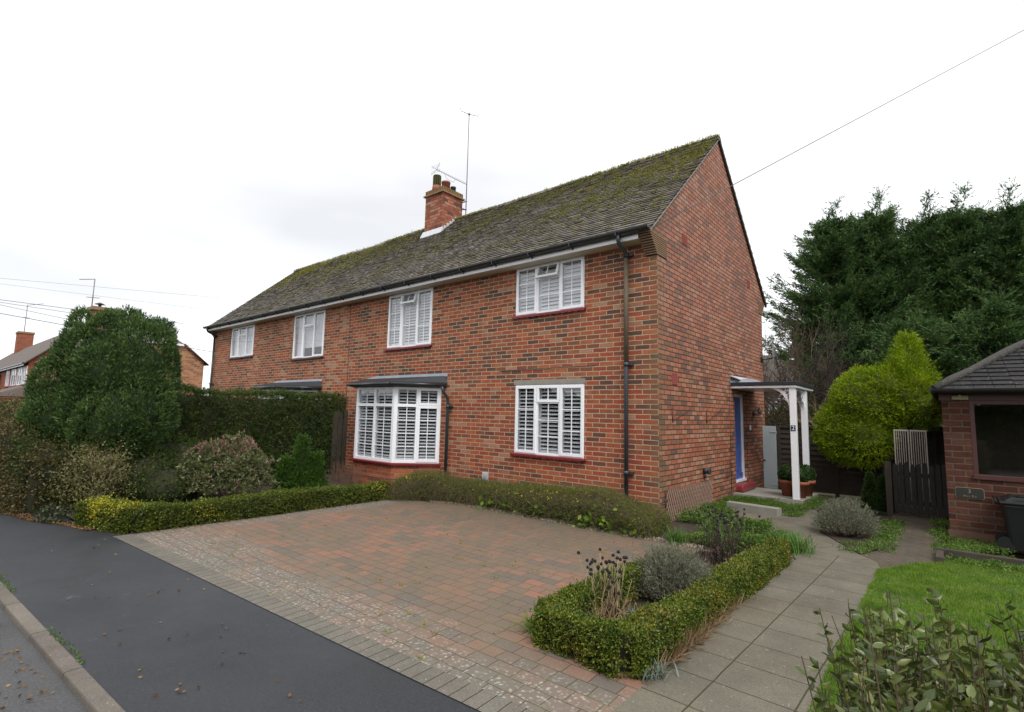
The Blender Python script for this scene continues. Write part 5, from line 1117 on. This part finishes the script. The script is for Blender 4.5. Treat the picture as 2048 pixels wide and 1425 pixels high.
cover('ground_cover', 'dark ivy and weeds along the foot of the left hedge', [(-9.5, -6.3, -6.75, -6.3), (-12, -9, -7.2, -6.8)], 1500, .045, .035, leafmat('ivy', [(.02, .035, .015), (.045, .06, .025), (.08, .08, .05)], .4, .2), g, .22)
# gravel strip
n = 5200; X = g.uniform(-4.2, 1.1, n); Y = -1.03+g.normal(0, .055, n)+np.where(X < -3.6, (-3.6-X)*-.45, 0); b0 = np.stack([X, Y, np.full(n, .012)], 1)
o = leaves('gravel', b0, np.stack([g.normal(size=n), g.normal(size=n), g.uniform(-.1, .5, n)], 1), .026, .02, leafmat('gravel', [(.16, .13, .09), (.28, .24, .17), (.42, .38, .3)], .9, 0), None, g, 0); tag(o, 'pale gravel strip between drive and jasmine hedge', 'gravel', kind='stuff')
# fallen leaves
def litter(label, P, mat, ll=.04):
    o = leaves('fallen_leaves', P, np.c_[g.normal(size=(len(P), 2)), g.uniform(-.05, .25, len(P))], ll, ll*.6, mat, None, g); tag(o, label, 'leaves', kind='stuff')
lm_ = leafmat('dead_leaf', [(.05, .03, .015), (.14, .075, .035), (.26, .16, .06), (.38, .30, .08)], .7, .2)
n = 2600; X = g.uniform(-12, -5.6, n); Y = np.interp(X, [-12, -8.3, -7.0, -6.2, -5.6], [-7.35, -7.08, -6.88, -6.55, -6.42])+abs(g.normal(0, .09, n)); litter('brown leaf litter along the foot of the left hedge', np.c_[X, Y, np.full(n, .012)], lm_)
n = 60; X = g.uniform(-5, 1.8, n); Y = g.uniform(-7.2, -6.1, n); litter('scattered fallen leaves on the pavement', np.c_[X, Y, np.full(n, .008)], lm_, .035)
n = 120; X = g.uniform(-4.6, 1, n); Y = np.where(g.uniform(size=n) < .5, g.uniform(-5.8, -1.5, n), g.uniform(-1.9, -1.2, n)); litter('tiny scraps of leaf scattered on the block paving', np.c_[X, Y, np.full(n, .012)], lm_, .022)
n = 260; t_ = g.uniform(0, 1, n); X = -4.88+g.normal(0, .04, n); Y = -6.0+t_*4.2; litter('leaf scraps along the foot of the low drive hedge', np.c_[X, Y, np.full(n, .012)], lm_, .028)
n = 90; X = g.uniform(-3.5, -.6, n); Y = ky(X, -7.60)-abs(g.normal(0, .09, n)); litter('dark rotting leaves in the gutter beside the kerb', np.c_[X, Y, np.full(n, -.028)], lm_, .032)
# moss tufts in the drive joints
n = 46; X = g.uniform(-4.3, 1, n); Y = g.uniform(-5.7, -2.2, n); P_ = np.repeat(np.c_[X, Y, np.full(n, .008)], 14, 0)+g.normal(size=(n*14, 3))*np.array([.03, .012, 0]); o = leaves('joint_moss', P_, g.normal(size=P_.shape)+np.array([0, 0, .5]), .02, .01, M['moss'], None, g); tag(o, 'small green moss tufts in the joints of the block paving', 'moss', kind='stuff')
# kerb weeds
n = 500; X = g.uniform(-4, 0.2, n); P_ = np.c_[X, ky(X, -7.4)+g.normal(0, .012, n), np.full(n, .004)]; P_ = P_[fbm(P_, 5, 4) > -.1]; o = leaves('kerb_weeds', P_, g.normal(size=P_.shape)*.7+np.array([0, 0, .6]), .025, .01, gc, None, g); tag(o, 'thin line of weeds between kerb and pavement', 'weeds', kind='stuff')
# lawn blades
n = 210000; X = 2.99+g.uniform(0, 1, n)**1.2*3.2; Y = g.uniform(-5.8, .75, n); ok = (Y < -.44+(X-3.0)*1.7) & (Y < .72) & (X < 3.74+(Y+8.4)*.16+.35); X, Y = X[ok], Y[ok]
P_ = np.c_[X, Y, np.zeros(len(X))]; o = leaves('lawn_grass', P_, g.normal(size=P_.shape)*(.5+.2*fbm(P_, 2.2, 9))[:, None]+np.array([0, 0, 1]), .036+.02*fbm(P_, 4.5, 6), .0045, M['grass'], None, g); tag(o, 'short bright green lawn grass right of the path', 'grass', kind='stuff')
# mini conifers by the fence
for i, (x, y, h_, lab) in enumerate(((2.44, 4.75, .70, 'left of two little dark cone-shaped shrubs at the fence foot'), (2.66, 4.65, .66, 'right of two little dark cone-shaped shrubs at the fence foot'))):
    t_ = thing('cone_shrub', lab, 'shrub', (x, y, 0), 'little clipped cones'); b1, d1 = spire(None, x, y, h_, .16, 1500, None, g, ll=.03, sl_=.05); leaves('foliage', b1, d1, .03, .012, boxm, t_, g)
    p = MB(); p.tube([(x, y, 0), (x, y, h_*.8)], [.12, .02], 8); p.build('trunk', hcore, t_)
# golden conifer
g = np.random.default_rng(18); gold = thing('golden_conifer', 'bright yellow-green rounded conifer with pointed top behind the picket gate', 'conifer', (2.65, 5.5, 0))
goldm = leafmat('gold_leaf', [(0.055, 0.110, 0.004), (0.165, 0.264, 0.007), (0.319, 0.440, 0.011), (0.572, 0.616, 0.033)], .55, .35, psc=2.5)
lob = [[2.02, 5.55, 1.55, .62, .6, .72], [2.45, 5.5, 2.2, .72, .6, .72], [2.3, 5.4, 1.5, .55, .55, .68], [3.05, 5.5, 2.35, .52, .5, .58], [3.3, 5.45, 2.1, .38, .4, .42], [2.75, 5.45, 2.5, .5, .5, .45], [1.75, 5.5, 1.38, .36, .4, .4]]
P_, Nn = blob_pts(lob, 15000, g); D_ = Nn*.9+np.array([0, 0, .18])+g.normal(size=P_.shape)*.3; P_ = P_+Nn*(fbm(P_*np.array([1, 1, 2.5]), 3.2, 8)*.05)[:, None]; B_, Dd = sprigs(P_-Nn*.06, D_, .13*g.uniform(.4, 1.4, len(P_)), 9, .36, g)
b1, d1 = spire(None, 3.15, 5.5, 1.15, .42, 1500, None, g, z0=2.45, up_=.9, sl_=.16); leaves('foliage', np.concatenate([B_, b1]), np.concatenate([Dd, d1]), .055, .012, goldm, gold, g); cores(lob, plain('gold_inner', (.07, .09, .01), 1), gold, .88)
p = MB(); p.tube([(2.7, 5.5, 0), (2.65, 5.5, 1.4)], [.09, .07], 8); p.tube([(3.1, 5.5, 1.2), (3.15, 5.5, 2.9)], [.06, .02], 8); p.build('trunk', M['bark'], gold)

# ------------------------------------------------------------ conifers behind
conm = leafmat('leyland', [(0.018, 0.047, 0.018), (0.047, 0.098, 0.031), (0.098, 0.176, 0.047), (0.169, 0.260, 0.058)], .6, .15, psc=1.1)
def conifer(x, y, h, r, label, seed, zb=.8, nb=330, lean=0):
    g = np.random.default_rng(seed); t_ = thing('tall_conifer', label, 'conifer', (x, y, 0), 'tall dark conifers behind the fence')
    p = MB(); p.tube([(x, y, 0), (x+lean*.5, y, h*.5), (x+lean, y, h*.97)], [.22, .14, .02], 8); p.build('trunk', M['bark'], t_)
    Bs, Ds, A, Bq = [], [], [], []
    f_ = g.uniform(0, 1, nb)**.8; a = g.uniform(0, 6.283, nb)
    for i in range(nb):
        z0_ = zb+(h*.94-zb)*f_[i]; R_ = r*1.08*(1-f_[i])**.6*g.choice([.5, .7, .85, 1.0, 1.15, 1.35])+.15; d0 = np.array([math.cos(a[i]), math.sin(a[i]), 0]); n_ = int(24+R_*36)
        q = g.uniform(.2, 1, n_); rise = g.uniform(.15, .75)*R_; sd2 = np.array([-d0[1], d0[0], 0])*g.normal(0, .25)*R_
        c_ = np.array([x+lean*f_[i], y, z0_])+d0*R_*q[:, None]+sd2*(q**2)[:, None]+np.array([0, 0, 1])*(rise*q**2.2)[:, None]+g.normal(size=(n_, 3))*np.array([1, 1, .6])*(.03+.16*(1-q))[:, None]
        Bs.append(c_); Ds.append(d0*1.0+sd2/max(R_, .1)+np.array([0, 0, .5])+g.normal(size=(n_, 3))*.3); A.append([x+lean*f_[i], y, z0_]); Bq.append(c_[np.argmax(q)])
    # leading shoots
    for k in range(6):
        n_ = 190; q = g.uniform(0, 1, n_)**.85; bx_ = g.normal(0, r*.28) if k else 0; hh_ = h*(1.04 if k == 0 else g.uniform(.86, .98)); b0 = h*.72
        Bs.append(np.stack([x+lean+bx_*q+g.normal(0, .36, n_)*(1.03-q)+.22*(q > .85)*np.sign(bx_+.01)*(q-.85)*6, y+g.normal(0, .32, n_)*(1.03-q), b0+(hh_-b0)*q], 1)); Ds.append(np.array([0, 0, .8])+g.normal(size=(n_, 3))*.6)
    P = np.concatenate(Bs); D = np.concatenate(Ds); B, Dd = sprigs(P, D, .30*g.uniform(.5, 1.5, len(P)), 10, .33, g); leaves('crown', B, Dd, .12, .024, conm, t_, g)
    segs('branches', A, Bq, .03, .01, M['bark'], t_, 4)
conifer(.6, 15.5, 10.2, 2.05, 'leftmost tall dark conifer with a ragged crown behind the fence', 31, 3.0)
conifer(2.0, 15.8, 10.3, 1.9, 'second tall conifer from the left with hooked leading shoot', 32, 1.0)
conifer(3.5, 16.2, 9.95, 1.7, 'tall conifer behind the golden conifer, third from the left', 33, .5)
conifer(4.45, 15.9, 9.8, 1.7, 'tall pale-tipped conifer fourth from the left above the garage roof', 34, .5)
conifer(5.7, 15.8, 9.6, 1.7, 'tall conifer at the right edge above the garage roof', 35, .5)
conifer(7.3, 15.4, 8.7, 2.0, 'rightmost conifer partly out of frame behind the garage', 36, .5)
conifer(1.2, 13.6, 4.9, 1.7, 'lower bushy conifer in front of the tall row above the porch', 37, .6, 190)
conifer(3.0, 13.3, 5.2, 1.9, 'lower bushy conifer behind the golden conifer', 38, .6, 200)
conifer(5.0, 13.2, 5.4, 1.9, 'lower bushy conifer behind the garage hip', 39, .6, 200)
# bare trees
def bare_tree(x, y, h, n, spr, label, seed, mat, lev=4, r0=.06):
    g = np.random.default_rng(seed); t_ = thing('bare_tree', label, 'tree', (x, y, 0), 'bare winter trees behind the fence'); A, B, o = shrub_twigs('crown', (x, y, 0), n, h, spr, r0, mat, t_, g, lev, 1.1)
    p = MB(); p.tube([(x, y, -.05), (x, y, .5)], [r0*1.6, r0], 8); p.build('trunk', mat, t_)
bare_tree(-.9, 12.0, 4.9, 7, .33, 'leafless tree with fine upright twigs beside the house corner', 41, M['twig'], 4, .035)
bare_tree(.1, 11.2, 4.3, 7, .4, 'leafless tree in front of the distant chimney', 42, M['twigdark'], 4, .03)
bare_tree(1.1, 11.6, 3.6, 6, .5, 'tangled leafless tree under the dark conifers above the porch', 43, M['twig'], 4, .03)
bare_tree(-.1, 9.8, 2.6, 8, .5, 'low bare thicket just behind the fence by the side gate', 44, M['twigdark'], 4, .02)
bare_tree(1.35, 9.0, 2.2, 9, .6, 'low brown bramble thicket behind the fence right of the porch', 45, M['twigpale'], 4, .015)
g = np.random.default_rng(46); t_ = thing('evergreen_bush', 'dull green bush behind the side gate', 'bush', (.2, 9.4, 0)); lob = [[.2, 9.4, 1.3, .7, .5, 1.0], [-.5, 9.8, 1.2, .6, .5, .8]]; P_, Nn = blob_pts(lob, 2600, g); B_, Dd = sprigs(P_, Nn+g.normal(size=P_.shape)*.6, .1, 6, .8, g); leaves('foliage', B_, Dd, .05, .025, leafmat('dull_leaf', [(.025, .03, .012), (.06, .065, .02), (.12, .11, .03)], .6, .2), t_, g); p = MB(); p.tube([(.2, 9.4, 0), (.2, 9.4, 1.5)], .05, 6); p.build('trunk', M['bark'], t_)

# ------------------------------------------------------------ houses in the distance
def simple_house(name, label, x0, x1, y0, y1, ez, rzz, wallm, roofm, wins, chims, axis='x', half=None):
    t_ = thing(name, label, 'house', ((x0+x1)/2, (y0+y1)/2, 0)); w_ = MB(); w_.box(x0, x1, y0, y1, -.1, ez)
    ym, xm = (y0+y1)/2, (x0+x1)/2
    if axis == 'x':
        for xx in (x0, x1): w_.poly([(xx, y0, ez), (xx, y1, ez), (xx, ym, rzz)])
    w_.build('wall', wallm, t_); r = MB(); ov = .3; k = (rzz-ez)/(ym-y0)
    for s_ in (1, -1):
        ya = y0-ov if s_ == 1 else y1+ov; za = ez-ov*k
        a_ = [(x0-.2, ya, za), (x1+.2, ya, za), (x1+.2, ym, rzz+.05), (x0-.2, ym, rzz+.05)]; r.poly(a_); r.poly([(p_[0], p_[1], p_[2]-.1) for p_ in a_][::-1]); r.poly([a_[0], a_[1], (a_[1][0], a_[1][1], za-.1), (a_[0][0], a_[0][1], za-.1)]); r.poly([a_[1], a_[2], (a_[2][0], a_[2][1], a_[2][2]-.1), (a_[1][0], a_[1][1], za-.1)])
    ro = r.build('roof', roofm, t_); gt_ = MB(); gt_.box(x0-.2, x1+.2, y0-ov-.1, y0-ov, ez-ov*k-.08, ez-ov*k+.03); gt_.build('gutter', M['black'], t_)
    fb = MB(); fb.box(x0, x1, y0-ov, y0-ov+.03, ez-ov*k-.2, ez-ov*k-.085); fb.build('fascia', M['fascia'], t_)
    for (xa, xb, za, zb_) in wins:
        f_ = MB(); f_.box(xa, xb, y0-.05, y0+.02, za, za+.07); f_.box(xa, xb, y0-.05, y0+.02, zb_-.07, zb_); f_.box(xa, xa+.07, y0-.05, y0+.02, za+.07, zb_-.07); f_.box(xb-.07, xb, y0-.05, y0+.02, za+.07, zb_-.07); f_.box((xa+xb)/2-.03, (xa+xb)/2+.03, y0-.05, y0+.02, za+.07, zb_-.07); wo_ = f_.build('window', M['white'], t_)
        p_ = MB(); p_.poly([(xa+.05, y0-.02, za+.05), (xb-.05, y0-.02, za+.05), (xb-.05, y0-.02, zb_-.05), (xa+.05, y0-.02, zb_-.05)]); p_.build('pane', plain('far_pane', (.28, .3, .33), .15), wo_)
        p_ = MB(); p_.box(xa-.05, xb+.05, y0-.1, y0, za-.09, za-.003); p_.build('sill', M['sillred'], wo_)
    for (cx_, cy_, wx, wy, zt) in chims:
        c_ = MB(); c_.box(cx_-wx/2, cx_+wx/2, cy_-wy/2, cy_+wy/2, ez, zt); co_ = c_.build('chimney', wallm, ro); c_ = MB(); c_.box(cx_-wx/2-.08, cx_+wx/2+.08, cy_-wy/2-.08, cy_+wy/2+.08, zt+.002, zt+.25); c_.build('chimney_cap', M['buff'], co_)
    return t_
hA = simple_house('terraced_house', 'distant brick terrace with five white upper windows behind the left hedge', -100, -50, -2, 6, 5.0, 8.7, M['brick_far_red'], M['tile_far'],
    [(-61.5, -59.7, 3.1, 4.5), (-58.3, -55.6, 3.1, 4.5), (-54.8, -52.4, 3.1, 4.5), (-51.9, -50.1, 3.15, 4.55)], [(-90, 2.0, 2.2, 1.5, 10.7)])
p = MB(); p.hexa([(-52, -4.5, 2.1), (-44, -4.5, 2.1), (-44, -2.0, 2.1), (-52, -2.0, 2.1), (-51, -2.6, 2.9), (-44.5, -2.6, 2.9), (-44.5, -2.0, 3.0), (-51, -2.0, 3.0)]); p.build('porch_roof', M['tile_far'], hA)
p = MB(); p.box(-51.6, -44.2, -4.3, -2.01, -.1, 2.0); p.build('porch_wall', M['brick_far_red'], hA)
p = MB(); p.box(-52.2, -43.9, -4.62, -4.51, 2.0, 2.12); p.build('porch_fascia', M['fascia'], hA)
# black and white building at the far left edge
bwb = thing('dark_clad_house', 'dark clad building with white window bands at the far left edge', 'house', (-74, -3.5, 0))
p = MB(); p.box(-76, -65.5, -4.2, 4, -.1, 4.3); p.build('wall', M['felt'], bwb)
p = MB(); 
for z_ in (3.6, 2.9, 2.0): p.box(-70, -65.4, -4.28, -4.2, z_, z_+.22)
p.box(-65.5, -65.4, -4.28, -4, 2.0, 3.8); p.build('window_bands', M['fascia'], bwb)
# gable-end house with half hip
hB = thing('gable_end_house', 'distant brick house gable with half-hipped roof right of the rounded shrub', 'house', (-45, 2.4, 0))
xB, y0, y1, ze, zh, zr = -38, -1.5, 6.05, 4.95, 6.15, 8.1; kk = (zr-ze)/((y1-y0)/2); yh0, yh1 = y0+(zh-ze)/kk, y1-(zh-ze)/kk; ym = (y0+y1)/2; hipl = (ym-yh0)
p = MB(); p.poly([(xB, y0, -.1), (xB, y1, -.1), (xB, y1, ze), (xB, yh1, zh), (xB, yh0, zh), (xB, y0, ze)]); p.poly([(xB, y0, -.1), (xB, y0, ze), (xB-20, y0, ze), (xB-20, y0, -.1)]); p.poly([(xB, y1, -.1), (xB-20, y1, -.1), (xB-20, y1, ze), (xB, y1, ze)]); p.build('wall', M['brick_far'], hB)
p = MB(); o_ = .25; a0, a1 = (xB+.15, y0-o_, ze-o_*kk), (xB+.15, y1+o_, ze-o_*kk); b0_, b1_ = (xB+.15, yh0, zh), (xB+.15, yh1, zh); rr_ = (xB-hipl, ym, zr)
p.poly([a0, b0_, rr_, (xB-20, ym, zr), (xB-20, a0[1], a0[2])]); p.poly([a1, (xB-20, a1[1], a1[2]), (xB-20, ym, zr), rr_, b1_]); p.poly([b0_, b1_, rr_])
roB = p.build('roof', M['tile_far'], hB)
p = MB(); p.box(xB+.06, xB+.16, yh0, yh1, zh-.16, zh-.01); p.build('fascia', M['white'], hB)
p = MB()
for (pa, pb) in ((b1_, a1), (b0_, a0)): p.tube([pa, pb], .07, 5)
p.build('bargeboard', M['maroon'], hB)
p = MB(); p.box(-54.5, -51.8, 1.9, 3.0, 6.5, 9.75); c_ = p.build('chimney', M['brick_far'], roB); p = MB(); p.box(-54.7, -51.6, 1.7, 3.2, 9.752, 10.05); p.build('chimney_cap', M['buff'], c_)
p = MB(); p.lathe((-52.6, 2.4, 10.05), [(.12, 0), (.12, .3), (.4, .33), (.05, .5)], 10); p.build('cowl', M['dkgrey'], c_)
for nm, lab, (x, y, z0, z1, arm) in (('tv_aerial', 'tall hooked television aerial above the rounded shrub', (-54.5, 2.2, 9.7, 12.9, -1.6)), ('tv_aerial', 'small television aerial on the distant chimney at the far left', (-91.2, 2.0, 10, 14.8, 3.0))):
    t_ = thing(nm, lab, 'aerial', (x, y, z0)); p = MB(); p.tube([(x, y, z0), (x, y, z1)], .045, 5); p.build('mast', M['aerial'], t_); p = MB(); p.tube([(x, y, z1), (x+arm, y-.8 if arm < 0 else y+1.2, z1+.05)], .035, 5); p.build('array', M['aerial'], t_); p = MB(); p.tube([(x-.8, y-.3, z1-1.6), (x+.9, y+.3, z1-1.8)], .03, 5); p.build('array', M['aerial'], t_)
# house beyond the trees on the right
simple_house('brick_house', 'distant house with brown tiled roof and chimney seen through bare trees', -9, 1.5, 30, 37, 4.1, 6.5, plain('far_brown_brick', (.09, .05, .035), .9), tile_mat('brown_tile', [(.06, .05, .042), (.085, .07, .058)], -.2), [(-2.75, -1.6, 2.1, 3.2), (-.6, .4, 2.1, 3.2), (-5.6, -4.6, 2.1, 3.2)], [(-3.85, 33.0, 1.3, 1.0, 7.75)])

hedge('added_reflection_hedge', [(-26, -17.5), (24, -15.0)], 1.4, lambda s_: 2.9+.3*np.sin(s_*.8), 60, .25, 6, .14, .07, yew, 'unseen tall dark hedge added across the road for the window panes to reflect', disp=.2, corematt=hcore)  # out of view; added so the panes have something dark to reflect
# ------------------------------------------------------------ overhead wires
def wire_(label, a, b_, r=.012, sagd=.0):
    p = MB(); a, b_ = Vector(a), Vector(b_); n_ = 14; p.tube([a.lerp(b_, i/n_)-Vector((0, 0, sagd*4*(i/n_)*(1-i/n_))) for i in range(n_+1)], r, 5); tag(p.build('overhead_wire', M['wire']), label, 'wire')
wire_('single overhead wire running from the near roof corner up to the top right', (.0, -.3, 4.96), (8.8, 11.5, 13.9), .007, .0)
def ext(p0, p1, k0, k1): p0, p1 = np.array(p0), np.array(p1); return tuple(p0+(p0-p1)*k0), tuple(p1+(p1-p0)*k1)
for lab, p0, p1, k1, r in (('uppermost overhead wire in the sky above the rounded shrub', (-30, -5.71, 7.51), (-30, 1.96, 8.2), 2.2, .006), ('second overhead wire from the top above the rounded shrub', (-30, -5.68, 7.25), (-30, .77, 7.45), 1.5, .005), ('thick pale overhead wire, third from the top at the left edge', (-30, -5.61, 6.5), (-30, -3.08, 6.5), 2.0, .012), ('pale overhead wire just under the thick one at the left edge', (-30, -5.6, 6.38), (-30, -3.1, 6.3), 2.0, .010), ('dark overhead wire, second from the bottom at the left edge', (-30, -5.59, 6.26), (-30, -3.41, 5.99), 3, .010), ('lowest overhead wire running into the rounded shrub', (-30, -5.55, 5.86), (-30, -3.48, 5.67), 5, .016)):
    a, b_ = ext(p0, p1, 2.0, k1); wire_(lab, a, b_, r)

# ------------------------------------------------------------ privet shrub in the foreground, bottom right
g = np.random.default_rng(51); fs = thing('privet_bush', 'leafy privet bush in the foreground at the bottom right corner', 'shrub', (3.9, -6.9, 0))
n = 2100; P0, P1 = [], []; tips = []
for i in range(n):
    by_ = g.uniform(-7.1, -6.25); bx_ = g.uniform(0, .95)+3.46+(-6.25-by_)*.17; hz = g.uniform(.80, 1.20)*(1+.10*min(1, (bx_-3.4)/.5))*(.88 if bx_ < 3.5 else 1)
    if g.uniform() < .05: hz += g.uniform(.03, .13)
    p0_ = np.array([bx_+g.normal(0, .05), by_+g.normal(0, .05), .3]); p1_ = np.array([bx_+g.normal(0, .07), by_+g.normal(0, .07), hz]); pm = (p0_+p1_)/2+g.normal(size=3)*.025
    P0 += [p0_, pm]; P1 += [pm, p1_]; tips.append((pm, p1_)); tips.append((p0_+(pm-p0_)*.35, pm))
segs('stems', P0, P1, .0021, .0013, plain('privet_stem', (.085, .065, .028), .7, var=.4, sc=9), fs, 5)
Bs, Ds = [], []
for pm, pt in tips:
    k = 24; t_ = g.uniform(-.2, 1.0, k)[:, None]; c_ = pm+(pt-pm)*t_; a = g.uniform(0, 6.28, k); Bs.append(c_); Ds.append(np.stack([np.cos(a), np.sin(a), g.uniform(.1, 1.0, k)], 1))
leaves('foliage', np.concatenate(Bs), np.concatenate(Ds), .032, .015, leafmat('privet_leaf', [(.03, .04, .014), (.06, .085, .018), (.11, .15, .03), (.24, .23, .07)], .32, .25, psc=5, spec=.6), fs, g, 1)
